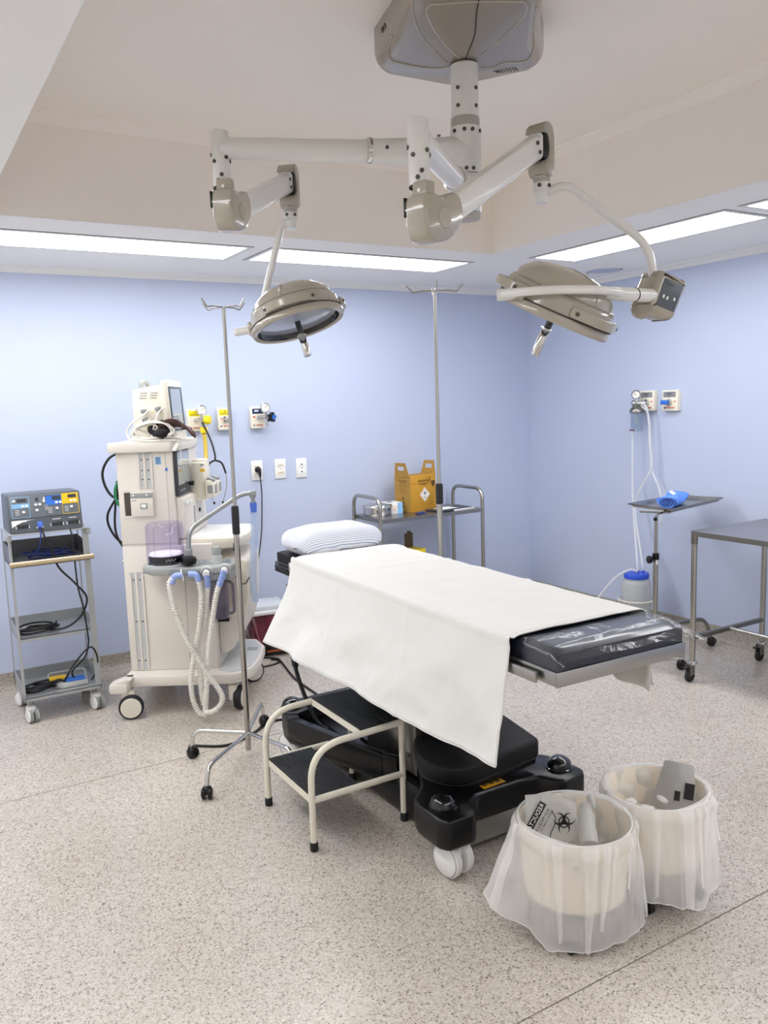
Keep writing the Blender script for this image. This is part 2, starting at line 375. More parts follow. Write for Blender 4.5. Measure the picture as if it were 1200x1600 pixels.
# ceiling: soffit ring, recess sides, recess top
b = MB()
for (x0, x1, y0, y1) in ((XL, RX0, YF, YB), (RX1, XR, YF, YB), (RX0, RX1, RY1, YB), (RX0, RX1, YF, RY0)): b.bb(x0, x1, y0, y1, ZS, ZS + .004)
ce = struct(b, 'ceiling', 'ceil', 'white dropped ceiling border around a raised centre tinted warm like bounced light', 'ceiling', flat=True)
b = MB()
b.bb(RX0 - .03, RX1 + .03, RY1, RY1 + .03, ZS + .0045, ZC); b.bb(RX0 - .03, RX1 + .03, RY0 - .03, RY0, ZS + .0045, ZC)
b.bb(RX0 - .03, RX0, RY0, RY1, ZS + .0045, ZC); b.bb(RX1, RX1 + .03, RY0, RY1, ZS + .0045, ZC)
build(b, 'recess_side', 'recess', ce, flat=True)
build(MB().bb(RX0 - .1, RX1 + .1, RY0 - .1, RY1 + .1, ZC, ZC + .04), 'recess_panel', 'recess', ce, flat=True)
build(MB().bb(XL - .1, XR + .1, YF - .1, YB + .1, ZC + .05, ZC + .08), 'slab', 'recess', ce, flat=True)
def molding(p0, p1, n, prof):
    p0, p1, n = V3(p0), V3(p1), V3(n); vs = []; k = len(prof)
    for p in (p0, p1): vs += [p + n * d + Vector((0, 0, h)) for d, h in prof]
    return MB().add(vs, [(j, (j + 1) % k, k + (j + 1) % k, k + j) for j in range(k)] + [tuple(range(k)), tuple(range(k, 2 * k))])
pr = [(0, ZS), (.055, ZS), (.052, ZS - .008), (.022, ZS - .018), (.006, ZS - .034), (0, ZS - .034)]
struct(molding((XL, YB, 0), (XR, YB, 0), (0, -1, 0), pr), 'trim_1', 'ceil', 'white plaster cornice on top of the back wall', 'cornice')
struct(molding((XR, YB, 0), (XR, YF, 0), (-1, 0, 0), pr), 'trim_2', 'ceil', 'white plaster cornice on top of the right wall', 'cornice')
pr = [(0, ZC), (.06, ZC), (.056, ZC - .008), (.025, ZC - .016), (.006, ZC - .036), (0, ZC - .036)]
struct(molding((RX0, RY1, 0), (RX1, RY1, 0), (0, -1, 0), pr), 'trim_3', 'recess', 'slim cornice along the far edge of the raised ceiling', 'cornice')
struct(molding((RX1, RY1, 0), (RX1, RY0, 0), (-1, 0, 0), pr), 'trim_4', 'recess', 'slim cornice along the right edge of the raised ceiling', 'cornice')
# LED ceiling panels
def panel(x0, x1, y0, y1, label, tilt=0):
    t = thing('ceiling_light', label, 'ceiling light', ((x0 + x1) / 2, (y0 + y1) / 2, ZS), 0, 'long white ceiling lights')
    f = .026; z0, z1 = ZS - .004, ZS + .0005
    b = MB(); b.bb(x0, x1, y0, y0 + f, z0, z1); b.bb(x0, x1, y1 - f, y1, z0, z1); b.bb(x0, x0 + f, y0 + f, y1 - f, z0, z1); b.bb(x1 - f, x1, y0 + f, y1 - f, z0, z1)
    build(b, 'frame', 'frame_w', t, flat=True)
    g = .004; b = MB(); z0, z1 = ZS - .0012, ZS + .0003
    b.bb(x0 - g, x1 + g, y0 - g, y0, z0, z1); b.bb(x0 - g, x1 + g, y1, y1 + g, z0, z1); b.bb(x0 - g, x0, y0, y1, z0, z1); b.bb(x1, x1 + g, y0, y1, z0, z1)
    build(b, 'shadow_gap', 'gap', t, flat=True)
    build(MB().bb(x0 + f, x1 - f, y0 + f, y1 - f, ZS - .0025, ZS - .0005), 'diffuser', 'lamp', t, flat=True)
    return t
panel(.45, 1.745, 4.16, 4.57, 'lit white ceiling panel at the left edge of the photo')
panel(1.84, 3.17, 4.14, 4.55, 'lit white ceiling panel over the stainless trolley, middle of the back row')
panel(3.40, 3.77, 2.55, 3.90, 'lit white ceiling panel running along the right wall behind the large lamp')
panel(3.40, 3.77, 1.12, 2.48, 'lit white ceiling panel cut off by the right edge of the photo')
for k, (a, c, d, e) in enumerate(((-.9, .36, 4.16, 4.57), (-.1, .25, 2.55, 3.90), (-.1, .25, 1.12, 2.48), (3.40, 3.77, -.35, 1.02), (.6, 1.8, -.75, -.4), (1.95, 3.2, -.75, -.4))):
    panel(a, c, d, e, 'lit white ceiling panel outside the photo')
# round ceiling disc
t = thing('ceiling_vent', 'round white disc on the ceiling right of the large lamp', 'ceiling vent', (4.18, 4.05, ZS))
build(MB().lathe([(.132, 0), (.132, -.008), (.12, -.014), (.108, -.012)], (4.18, 4.05, ZS), n=40), 'rim', 'white', t)
build(MB().lathe([(.108, -.006), (.1, -.013), (.05, -.017), (0, -.018)], (4.18, 4.05, ZS), n=40), 'disc', mat('pale_vent', '#b4bace', .45), t)
for a in (-70, 110): build(MB().cyl((4.18 + .12 * math.cos(R_(a)), 4.05 + .12 * math.sin(R_(a)), ZS - .013), (4.18 + .12 * math.cos(R_(a)), 4.05 + .12 * math.sin(R_(a)), ZS - .018), .006, n=8), 'screw', 'screw', t)

# ------------------------------------------------------------------ surgical ceiling light
CX, CY = 1.735, 2.3
t = SL = thing('surgical_light', 'ceiling mounted two-arm operating light with taupe lamp heads', 'surgical light', (CX, CY, ZC))
def octo(r, rot, k=.62):
    pts = []
    for i in range(4):
        a = rot + i * PI / 2; c = Vector((math.cos(a), math.sin(a))); s = Vector((-c.y, c.x))
        pts += [c * r - s * r * k, c * r + s * r * k]
    return [(p.x, p.y) for p in pts]
AZ = R_(60)
plan = [(.305, .03), (.175, .278), (.13, .29), (-.07, .232), (-.40, .185), (-.46, .14)]; plan = plan + [(a, -q) for a, q in reversed(plan)]
ca, sa = math.cos(AZ), math.sin(AZ)
def cl(a, s, z): return (CX + ca * a - sa * s, CY + sa * a + ca * s, z)   # a away from the lens side, s sideways
RG = [(1.0, .0005), (1.0, .085), (.955, .115), (.87, .135), (.3, .163), (.1, .166)]
b = MB(); NP = len(plan); b.add([cl(a * k, q * k, ZC - d) for k, d in RG for a, q in plan], [(i * NP + j, i * NP + (j + 1) % NP, (i + 1) * NP + (j + 1) % NP, (i + 1) * NP + j) for i in range(len(RG) - 1) for j in range(NP)] + [tuple(range((len(RG) - 1) * NP, len(RG) * NP))])
cov = build(b, 'ceiling_cover', 'taupe_d', t, ang=24)
md = cov.modifiers.new('soft', 'BEVEL'); md.width = .012; md.segments = 3; md.limit_method = 'ANGLE'; md.angle_limit = R_(18)
def under(a, s):
    best = 0
    for i in range(NP):
        (a0, s0), (a1, s1) = plan[i], plan[(i + 1) % NP]; den = a * (s1 - s0) - s * (a1 - a0)
        if abs(den) < 1e-9: continue
        t_ = (a0 * (s1 - s0) - s0 * (a1 - a0)) / den; u_ = (a0 * s - s0 * a) / den
        if t_ > 0 and -1e-6 <= u_ <= 1 + 1e-6: best = max(best, 1 / t_)
    k = best
    for (k1, d1), (k0, d0) in zip(RG[1:], RG[2:]):
        if k >= k0: u = min(1, (k - k0) / (k1 - k0)); return ZC - (d0 + (d1 - d0) * u) - .0005
    return ZC - .1665
def rib(pts, r=.003, m='taupe', name='raised_rib', k=5):
    P = [cl(q.x, q.y, under(q.x, q.y)) for q in sm([(a, s, 0) for a, s in pts], k)]
    return build(MB().tube(P, r, 8), name, m, cov)
rib([(-.05, .02), (-.10, .05), (-.149, .08), (-.22, .115), (-.29, .14), (-.345, .14), (-.36, .10), (-.365, .0), (-.36, -.10), (-.345, -.135), (-.293, -.145), (-.22, -.125), (-.155, -.10), (-.06, -.045)])
rib([(.01, .05), (.027, .06), (.045, .12), (.045, .20), (.03, .245), (-.05, .235)])
rib([(-.01, .055), (-.08, .10), (-.153, .146), (-.272, .18), (-.35, .185)])
rib([(.034, -.061), (.047, -.10), (.03, -.14), (.05, -.18), (.05, -.22), (-.03, -.225), (-.15, -.20), (-.3, -.175)])
rib([(-.045, 0), (-.12, -.004), (-.2, -.01), (-.32, -.0), (-.42, .0)], .0022, 'gap', 'seam')
for i in range(8):
    u = (i - 3.5) * .0098; h = .022 * math.sqrt(max(.05, 1 - (u / .042) ** 2))
    build(MB().tube([cl(.105 + h, -.155 + u - .008, under(.105 + h, -.155 + u) - .001), cl(.105 - h, -.155 + u + .008, under(.105 - h, -.155 + u) - .001)], .0015, 6), 'grille_slot', 'gap', cov)
for i in range(3): build(MB().tube([cl(-.0 + i * .016, .2535 + i * .0046, ZC - .05), cl(.007 + i * .016, .2555 + i * .0046, ZC - .032)], .0018, 6), 'vent_slot', 'gap', cov)
build(MB().cyl((CX, CY, ZC - .172), (CX, CY, 2.512), .0455, n=32), 'column', 'arm_w', t)
build(MB().lathe([(.047, 0), (.0475, -.001), (.0475, -.028), (.046, -.029)], (CX, CY, 2.514), n=32), 'collar', 'grey_ring', t)
def bolt(p, d, r=.0062, par=None, h=.004): return build(MB().cyl(V3(p), V3(p) + V3(d).normalized() * h, r, n=10), 'bolt', 'screw', par or t)
def bolts(c, r, z, angs, par=None):
    for a in angs: a = R_(a); bolt((c[0] + math.cos(a) * r, c[1] + math.sin(a) * r, z), (math.cos(a), math.sin(a), 0), par=par)
bolts((CX, CY), .0445, 2.60, (205, 285)); bolts((CX, CY), .0445, 2.545, (205, 285))
# hub with both sockets
A = Vector((.994, 2.599, 2.41)); B = Vector((1.284, 1.908, 2.285))
def arm_dir(P): d = Vector((P.x - CX, P.y - CY, 0)); return d.normalized()
dA, dB = arm_dir(A), arm_dir(B)
hub = MB().lathe([(.03, 2.488), (.05, 2.484), (.051, 2.44), (.051, 2.34), (.049, 2.336)], (CX, CY, 0), n=32)
hub.tube([(CX, CY, 2.41), Vector((CX, CY, 2.41)) + dA * .1, Vector((CX, CY, 2.41)) + dA * .32], [.052, .043, .036], 28)
build(hub, 'upper_hub', 'arm_w', t)
hub = MB().lathe([(.049, 2.334), (.05, 2.332), (.05, 2.225), (.046, 2.215)], (CX, CY, 0), n=32)
hub.tube([(CX, CY, 2.285), Vector((CX, CY, 2.285)) + dB * .08, Vector((CX, CY, 2.285)) + dB * .16], [.05, .043, .038], 28)
build(hub, 'lower_hub', 'arm_w', t)
build(MB().lathe([(.047, 2.214), (.048, 2.212), (.046, 2.196), (.04, 2.192), (0, 2.191)], (CX, CY, 0), n=32), 'end_cap', 'grey_ring', t)
bolts((CX, CY), .05, 2.468, (190, 230, 260, 300)); bolts((CX, CY), .049, 2.347, (235, 262)); bolts((CX, CY), .048, 2.235, (285,))
for k in (.02, .045): bolt(Vector((CX, CY, 2.452)) + dA * (.06 + k * 1.5) + Vector((0, 0, .006)), (0, 0, 1))
for P, d, e, nm in ((A, dA, .32, 'A'), (B, dB, .16, 'B')):
    H = Vector((CX, CY, P.z))
    arm = build(MB().cyl(H + d * (e - .01), P, .0335 if nm == 'A' else .033, n=28), 'horizontal_arm', 'arm_w', t)
    build(MB().lathe([(.034, -.006), (.04, -.005), (.041, 0), (.041, .006), (.04, .011), (.034, .012)], H + d * e, d, 28), 'ring', 'chrome', arm)
    s = Vector((0, 0, 1)).cross(d)
    bolt(H + d * (e - .05) + (s * .038 if nm == 'A' else -s * .02 + Vector((0, 0, -.03))), s if nm == 'A' else (0, 0, -1), par=arm)
    zt, zb = P.z + .052, P.z - .118
    post = build(MB().lathe([(0, zt + .002), (.026, zt), (.0285, zt - .004), (.0285, zb), (.026, zb - .001)], (P.x, P.y, 0), n=28), 'end_post', 'arm_w', t)
    build(MB().lathe([(.0275, 0), (.029, -.001), (.029, -.006), (.027, -.007)], (P.x, P.y, zb), n=28), 'seal_ring', 'black', post)
    for (aa, dz) in ((250, .03), (205, .075), (285, .088), (228, .012), (335, .08), (160, .1)): bolts((P.x, P.y), .0275, zb + .005 + dz * .92, (aa,), post)
def spring_side(E, Hd, w_top, lab):
    """elbow cover at E, sprung arm to head swivel at Hd"""
    E, Hd = V3(E), V3(Hd); d = Hd - E; h = Vector((d.x, d.y, 0)).normalized(); s = Vector((0, 0, 1)).cross(h); u = Vector((0, 0, 1))
    # elbow cover, a rounded shell seen from the side (along h, up)
    mx = Matrix(((h.x, s.x, u.x, E.x), (h.y, s.y, u.y, E.y), (h.z, s.z, u.z, E.z), (0, 0, 0, 1)))
    prof = [(-.048, .045), (-.052, -.01), (-.042, -.055), (-.012, -.07), (.045, -.062), (.085, -.038), (.118, .005), (.115, .048), (.09, .07), (.055, .062), (.03, .05), (.0, .055)]
    pr = [(p.x, p.z) for p in sm([(a, 0, c) for a, c in prof], 3, True)]
    el = build(MB().prism(pr, -.036, .036, 'y', .012, mx), 'elbow_cover', 'taupe', t, ang=45)
    build(MB().box(mx @ Vector((-.012, 0, .05)), (.04, .05, .075), .008, mx.to_3x3()), 'elbow_stem', 'taupe', el)
    build(MB().box(mx @ Vector((-.0515, 0, .012)), (.006, .06, .004), 0, mx.to_3x3()), 'cover_seam', 'white', el)
    build(MB().box(mx @ Vector((-.045, .034, .02)), (.016, .006, .05), .001, mx.to_3x3()), 'shadow_slot', 'black', el)
    for sd in (1, -1):
        build(MB().cyl(mx @ Vector((.03, sd * .034, -.005)), mx @ Vector((.03, sd * .0385, -.005)), .028, n=24, bev=.002), 'hinge_cap', 'taupe', el)
    build(MB().cyl(mx @ Vector((-.0325, 0, .062)), mx @ Vector((-.0335, 0, .062)), .005, n=10), 'cover_screw', 'white', el)
    a0 = E + h * .07 + u * .012; a1 = Hd - h * .02; ad = (a1 - a0); L = ad.length; an = ad.normalized(); up = s.cross(an) * -1
    up = an.cross(s) if an.cross(s).z > 0 else -an.cross(s)
    rot = Matrix(((an.x, s.x, up.x), (an.y, s.y, up.y), (an.z, s.z, up.z)))
    sa = build(MB().box((a0 + a1) / 2, (L, .05, .072), .014, rot, 3), 'spring_arm', 'arm_w', t)
    for q in (-.012, .016): bolt(a1 - an * .03 + up * q + s * (-.025), -s, par=sa); bolt(a1 - an * .03 + up * q + s * .025, s, par=sa)
    # arm end cap (inverted U hood)
    mh = Matrix(((h.x, s.x, u.x, Hd.x), (h.y, s.y, u.y, Hd.y), (h.z, s.z, u.z, Hd.z), (0, 0, 0, 1)))
    pr = [(-.03, .035), (-.022, .062), (0, .074), (.024, .064), (.036, .03), (.036, -.05), (.03, -.085), (-.01, -.085), (-.014, -.05), (.006, -.03), (.008, .02), (-.012, .04)]
    cap = build(MB().prism([(p.x, p.z) for p in sm([(a, 0, c) for a, c in pr], 2, True)], -.036, .036, 'y', .008, mh), 'arm_hood', 'taupe', t, ang=45)
    build(MB().box(mh @ Vector((.0, 0, .004)), (.044, .058, .088), .012, mh.to_3x3()), 'hood_liner', 'black', cap)
    build(MB().box(mh @ Vector((-.012, 0, .002)), (.05, .048, .074), .012, mh.to_3x3()), 'inner_block', 'arm_w', cap)
    q = mh @ Vector((.012, 0, -.085))
    sw = build(MB().lathe([(.024, 0), (.026, -.002), (.026, -.018), (.0285, -.019), (.0285, -.045), (.024, -.047), (.02, -.048), (.02, -.078), (.018, -.08), (0, -.08)], q, n=24), 'swivel', 'arm_w', t)
    build(MB().lathe([(.0265, -.004), (.027, -.005), (.027, -.017), (.0265, -.018)], q, n=24), 'swivel_ring', 'grey_ring', sw)
    bolts((q.x, q.y), .0275, q.z - .03, (215, 280), sw)
    return q
qR = spring_side((1.29, 1.885, 2.085), (1.842, 2.06, 2.372), 0, 'R')
qL = spring_side((1.0, 2.575, 2.222), (1.428, 3.03, 2.445), 0, 'L')
def lamp_head(c, n, side, parent):
    """c: rim centre, n: direction of the light, side: towards the yoke pivot. local z runs out of the dome"""
    n = V3(n).normalized(); z = -n; x = V3(side); x = (x - z * x.dot(z)).normalized(); y = z.cross(x); c = V3(c)
    mx = Matrix(((x.x, y.x, z.x, c.x), (x.y, y.y, z.y, c.y), (x.z, y.z, z.z, c.z), (0, 0, 0, 1)))
    Rr = .187
    prof = [(Rr - .022, .0), (Rr - .006, -.004), (Rr, .004), (Rr, .016), (Rr - .004, .024), (Rr - .008, .028), (Rr - .012, .07), (Rr - .018, .078), (Rr - .026, .082), (Rr - .032, .104), (Rr - .048, .12), (.115, .138), (.065, .150), (0, .154)]
    hd = build(MB().lathe(prof, n=56, mx=mx), 'lamp_head', 'taupe', parent, ang=30)
    build(MB().torus((0, 0, .026), Rr - .004, .0022, n=56, m=6, mx=mx), 'rim_seam', 'gap', hd)
    build(MB().torus((0, 0, .08), Rr - .0195, .002, n=56, m=6, mx=mx), 'dome_seam', 'taupe_d', hd)
    build(MB().lathe([(Rr - .022, .001), (Rr - .028, .022), (Rr - .036, .03)], n=56, mx=mx), 'inner_ring', 'gloss_black', hd)
    build(MB().lathe([(Rr - .03, .022), (.1, .018), (0, .016)], n=48, mx=mx), 'front_glass', 'lensglass', hd)
    g = MB().lathe([(0, .016), (.0115, .016), (.0115, -.03), (.010, -.034)], n=20, mx=mx); build(g, 'handle_socket', 'dev_d', hd)
    build(MB().lathe([(.01, -.034), (.019, -.035), (.019, -.039), (.012, -.041)], n=24, mx=mx), 'handle_flange', 'chrome', hd)
    build(MB().lathe([(.0125, -.041), (.014, -.043), (.014, -.122), (.0125, -.125), (0, -.125)], n=24, mx=mx), 'sterile_handle', 'chrome', hd)
    for k in range(3):
        a0 = R_(35 + 120 * k + 20); a1 = a0 + R_(66); P = []
        for i in range(15):
            u = i / 14; a = a0 + (a1 - a0) * u; rr = Rr - .006 + .024 * math.sin(PI * u) ** .6; P.append(mx @ Vector((rr * math.cos(a), rr * math.sin(a), .045)))
        b = MB(); vs = []
        for i, p in enumerate(P):
            tn = (P[min(i + 1, 14)] - P[max(i - 1, 0)]).normalized(); o = tn.cross(z)
            hw = .015; vs += [p + z * hw + o * .005, p + z * hw - o * .005, p - z * hw - o * .005, p - z * hw + o * .005]
        fs = [(i * 4 + j, i * 4 + (j + 1) % 4, i * 4 + 4 + (j + 1) % 4, i * 4 + 4 + j) for i in range(14) for j in range(4)] + [(0, 1, 2, 3), (56, 57, 58, 59)]
        gr = build(b.add(vs, fs), 'side_grip', 'taupe', hd, ang=50); md = gr.modifiers.new('soft', 'BEVEL'); md.width = .004; md.segments = 2
        for i in (1, 13):
            o = (P[i] - mx @ Vector((0, 0, .045))).normalized(); build(MB().cyl(P[i] + o * .003, P[i] + o * .0085, .006, n=10), 'grip_screw', 'screw', gr)
    pv = mx @ Vector((Rr + .0, 0, .038))
    build(MB().box(mx @ Vector((Rr - .012, 0, .04)), (.03, .06, .05), .01, mx.to_3x3()), 'pivot_block', 'taupe', hd)
    # dome ridge
    P = [mx @ Vector((math.cos(R_(80)) * r, math.sin(R_(80)) * r, h + .0005)) for r, h in prof[7:]] + [mx @ Vector((-math.cos(R_(80)) * r, -math.sin(R_(80)) * r, h + .0005)) for r, h in reversed(prof[7:-1])]
    build(MB().tube(P, .0025, 6), 'dome_ridge', 'taupe', hd)
    return hd, pv, mx
# the camera's right, up and forward axes; both lamp heads are turned against them
rt, up, fw = Vector((0.8557, -0.5165, -0.0322)), Vector((0.0958, 0.0968, 0.9907)), Vector((0.5086, 0.8508, -0.1323))
# right lamp: dome turned to the lens
nR = (-up * .88 - rt * .38 + fw * .33)
cR = V3((1.812, 1.975, 1.842))
hdR, pR, mR = lamp_head(cR, nR, -rt * .78 - fw * .62, SL)
q = qR; e = q + Vector((0, 0, -.055)); bx = Vector((2.145, 1.83, 1.902))
build(MB().tube(fil([e, (1.905, 2.01, 2.262), (2.112, 1.858, 2.06), (2.124, 1.845, 1.93)], .06, 8), .0135, 14), 'support_tube', 'arm_w', SL)
zz = (-fw * .90 + rt * .38 - up * .14).normalized(); ref = (up + rt * .32).normalized(); xx = ref.cross(zz).normalized(); yy = zz.cross(xx)
mbx = Matrix(((xx.x, yy.x, zz.x, bx.x), (xx.y, yy.y, zz.y, bx.y), (xx.z, yy.z, zz.z, bx.z), (0, 0, 0, 1))) @ Matrix.Scale(1.12, 4)
po = [(-.052, .042), (-.044, .055), (.03, .058), (.047, .048), (.042, -.03), (.034, -.058), (-.04, -.060), (-.055, -.045)]
cbx = build(MB().prism([(p.x, p.y) for p in sm([(a, c, 0) for a, c in po], 3, True)], -.06, .03, 'z', .014, mbx), 'control_box', 'taupe', SL, ang=50)
build(MB().ball(mbx @ Vector((-.03, -.045, -.035)), .034, (1.2, .8, 1), 14), 'box_chin', 'taupe', cbx)
kp = build(MB().prism([(-.036, .036), (.034, .042), (.03, -.038), (-.036, -.042)], .029, .0325, 'z', .0015, mbx), 'keypad', 'dev', cbx)
for a, c in ((-.022, -.012), (-.008, -.012), (.016, -.006)): build(MB().box(mbx @ Vector((a, c, .033)), (.006, .010, .001), 0, mbx.to_3x3().normalized()), 'key_mark', 'print_w', cbx)
build(MB().box(mbx @ Vector((-.012, .026, .033)), (.026, .004, .001), 0, mbx.to_3x3().normalized()), 'name_strip', 'dev_d', cbx)
hz_ = mR.to_3x3() @ Vector((0, 0, 1))
P = []
for i in range(25):
    th = R_(22 + (146 - 22) * i / 24); P.append(cR + (rt * math.cos(th) - fw * math.sin(th)) * .212 + up * (.058 - .03 * math.sin(th) - .006 * i / 24) + up * .006)
yk = build(MB().tube(P, .0125, 14), 'yoke_arm', 'arm_w', SL)
j1 = P[0]; bd = (j1 - bx).normalized()
build(MB().tube([bx, bx.lerp(j1, .75), bx.lerp(j1, .752), j1 + (j1 - bx) * .22, j1 + (j1 - bx) * .4], [.021, .021, .0215, .0205, .013], 20), 'yoke_joint', 'arm_w', SL)
build(MB().tube([bx.lerp(j1, .70), bx.lerp(j1, .72)], .0222, 20), 'joint_line', 'gap', SL)
pe = P[-1]; dq = (pR - pe).normalized()
build(MB().cyl(pe - dq * .012, pR - (pR - cR).normalized() * .012, .0175, n=20), 'pivot', 'arm_w', yk)
# left lamp: underside turned to the lens
nL = (-up * .95 + rt * .29 - fw * .03)
cL = V3((1.424, 2.985, 1.905))
hdL, pL, mL = lamp_head(cL, nL, -rt, SL)
q = qL; e = q + Vector((0, 0, -.06)); k0 = e - rt * .035 + fw * .0
k1 = V3((1.335, 3.12, 2.0)); k2 = cL - rt * .235 + fw * .04 + up * -.02
build(MB().tube(fil([e, k0, k1, k1 - up * .05], .03, 6), .0135, 14), 'support_tube', 'arm_w', SL)
build(MB().box(k1 - up * .055 + fw * .02, (.07, .06, .09), .02), 'control_box', 'taupe', SL)
st = pL + (pL - cL).normalized() * .055
build(MB().tube([pL, st - (st - pL) * .25, st], [.016, .0155, .0125], 18), 'yoke_pivot', 'arm_w', SL)
build(MB().tube(fil([k1 - up * .06 + fw * .02, k1 - up * .1 - rt * .1 + fw * .06, st + fw * .03, st + fw * .002], .04, 6), .0125, 12), 'yoke_arm', 'arm_w', SL)

# ------------------------------------------------------------------ operating table
OT = t = thing('operating_table', 'operating table with navy pads on a black wheeled base, under a white sheet', 'operating table', (1.69, 2.6, 0))
# base: plan outline with four corner lobes
out = [(1.575, 2.44), (1.53, 2.36), (1.45, 2.29), (1.435, 2.24), (1.435, 2.12), (1.455, 2.085), (1.56, 2.085), (1.585, 2.11), (1.60, 2.16), (1.65, 2.19), (1.85, 2.19), (1.92, 2.17), (1.945, 2.115), (1.97, 2.09), (2.07, 2.095), (2.095, 2.13), (2.09, 2.25), (2.06, 2.31), (1.98, 2.38), (1.955, 2.46)]
bs = build(MB().prism(out, .125, .232, 'z', .012), 'base', 'black', t, ang=50)
build(MB().bb(1.575, 1.955, 2.28, 3.30, .022, .17, .01), 'lower_housing', 'black', bs)
build(MB().bb(1.60, 1.93, 2.215, 2.28, .03, .135, .004), 'foot_plate', 'steel_sheet', bs, label='brushed steel plate below the black foot end')
build(MB().bb(1.62, 1.91, 2.44, 2.98, .165, .185, .006), 'deck', 'black', bs)
# open trough at the head end: flaring rim around a sunken floor
hd_o = [(1.575, 2.60), (1.545, 2.66), (1.40, 3.22), (1.41, 3.30), (1.45, 3.41), (1.54, 3.43), (1.96, 3.43), (2.07, 3.41), (2.11, 3.30), (2.10, 3.22), (1.985, 2.66), (1.955, 2.60)]
hd_i = [(1.60, 2.62), (1.575, 2.68), (1.445, 3.20), (1.46, 3.25), (1.60, 3.30), (1.90, 3.30), (2.05, 3.25), (2.06, 3.20), (1.955, 2.68), (1.93, 2.62)]
build(MB().prism(hd_o, .115, .15, 'z', .008), 'trough_floor', 'black', bs, ang=50)
rb = MB()
for i in range(3): rb.prism([hd_o[i], hd_o[i + 1], hd_i[min(i + 1, 3)], hd_i[i]], .13, .232, 'z', .004)
for i in range(8, 11): j = i - 2; rb.prism([hd_o[i], hd_o[i + 1], hd_i[min(j + 1, 9)], hd_i[j]], .13, .232, 'z', .004)
rb.prism(hd_o[3:9] + [hd_i[6], hd_i[5], hd_i[4], hd_i[3]], .13, .232, 'z', .008)
build(rb, 'trough_rim', 'black', bs, ang=50)
for x, y in ((1.502, 2.185), (2.03, 2.185), (1.475, 3.345), (2.03, 3.35)):
    dm = build(MB().lathe([(.05, .226), (.05, .236), (.046, .238), (.045, .247), (.04, .26), (.026, .271), (0, .274)], (x, y, 0), n=28), 'caster_dome', 'gloss_black', t)
for x, y, rz in ((1.515, 2.15, 8), (2.02, 2.17, -12), (1.47, 3.33, 20), (2.04, 3.33, -20)):
    c = Matrix.Translation((x, y, 0)) @ Matrix.Rotation(R_(rz), 4, 'Z')
    wh = MB(); 
    wl = build(MB().box(c @ Vector((0, .0, .095)), (.028, .07, .05), .01, c.to_3x3()), 'caster', 'white', t)
    for sx in (-1, 1):
        build(MB().lathe([(.0, sx * .012), (.058, sx * .012), (.0625, sx * .017), (.0625, sx * .036), (.058, sx * .041)], c @ Vector((0, 0, .0635)), c.to_3x3() @ Vector((1, 0, 0)), 32), 'wheel', 'white', wl)
        build(MB().lathe([(.058, sx * .0405), (.0575, sx * .0415), (.0545, sx * .0415), (.054, sx * .0405)], c @ Vector((0, 0, .0635)), c.to_3x3() @ Vector((1, 0, 0)), 32), 'wheel_seam', 'mach_g', wl)
        build(MB().lathe([(.054, sx * .041), (.05, sx * .044), (.0, sx * .045)], c @ Vector((0, 0, .0635)), c.to_3x3() @ Vector((1, 0, 0)), 32), 'wheel_cap', 'white', wl)
# yellow warning label on the foot beam
lb = build(quad((1.742, 2.232, .2326), (1, .03, 0), (0, 1, 0), .10, .055, .001), 'warning_label', 'gold', bs)
for dx in (-.03, .0, .028): build(quad((1.742 + dx, 2.234, .2334), (1, 0, 0), (0, 1, 0), .02, .03, .0006), 'print_block', 'brown_print', lb)
# column
co = build(MB().bb(1.602, 1.90, 2.50, 2.88, .183, .60, .008), 'column', 'steel_sheet', t, label='brushed steel lift column')
build(MB().bb(1.63, 1.87, 2.53, 2.85, .60, .80, .006), 'inner_column', 'steel_d', t)
build(MB().bb(1.598, 1.91, 2.455, 2.50, .183, .59, .008), 'column_cover', 'black', t)
build(quad((1.6013, 2.60, .255), (0, -1, 0), (0, 0, 1), .045, .02, .0008), 'type_plate', 'steel_d', co)
text('CE', .024, (1.6008, 2.555, .255), (0, -1, 0), (0, 0, 1), 'print', co)
# large black pad lying on the base, rounded on the near end
mxp = Matrix.Translation((1.755, 2.365, .292)) @ Matrix.Rotation(R_(-9), 4, 'Z') @ Matrix.Rotation(R_(-8), 4, 'Y') @ Matrix.Rotation(R_(12), 4, 'X')
pp = [(-.06 + .155 * math.cos(a), .155 * math.sin(a)) for a in [R_(90 + 180 * i / 14) for i in range(15)]] + [(.20, -.145), (.215, -.13), (.165, .15), (.15, .155)]
build(MB().prism(pp, 0, .075, 'z', .012, mxp), 'leg_pad', 'soft_black', t, ang=50)
build(MB().prism([(x * .96, y * .96) for x, y in pp], -.03, 0, 'z', .006, mxp), 'leg_plate', 'black', t, ang=50)
bk = MB().tube(fil([(1.895, 2.45, .38), (1.895, 2.45, .5), (1.87, 2.52, .57)], .05), .008, 10); build(bk, 'gas_pipe', 'steel_d', t)
build(MB().lathe([(.012, 0), (.016, .004), (.016, .02), (.011, .026), (0, .026)], (1.895, 2.45, .375), n=14), 'gas_valve', 'black', t)
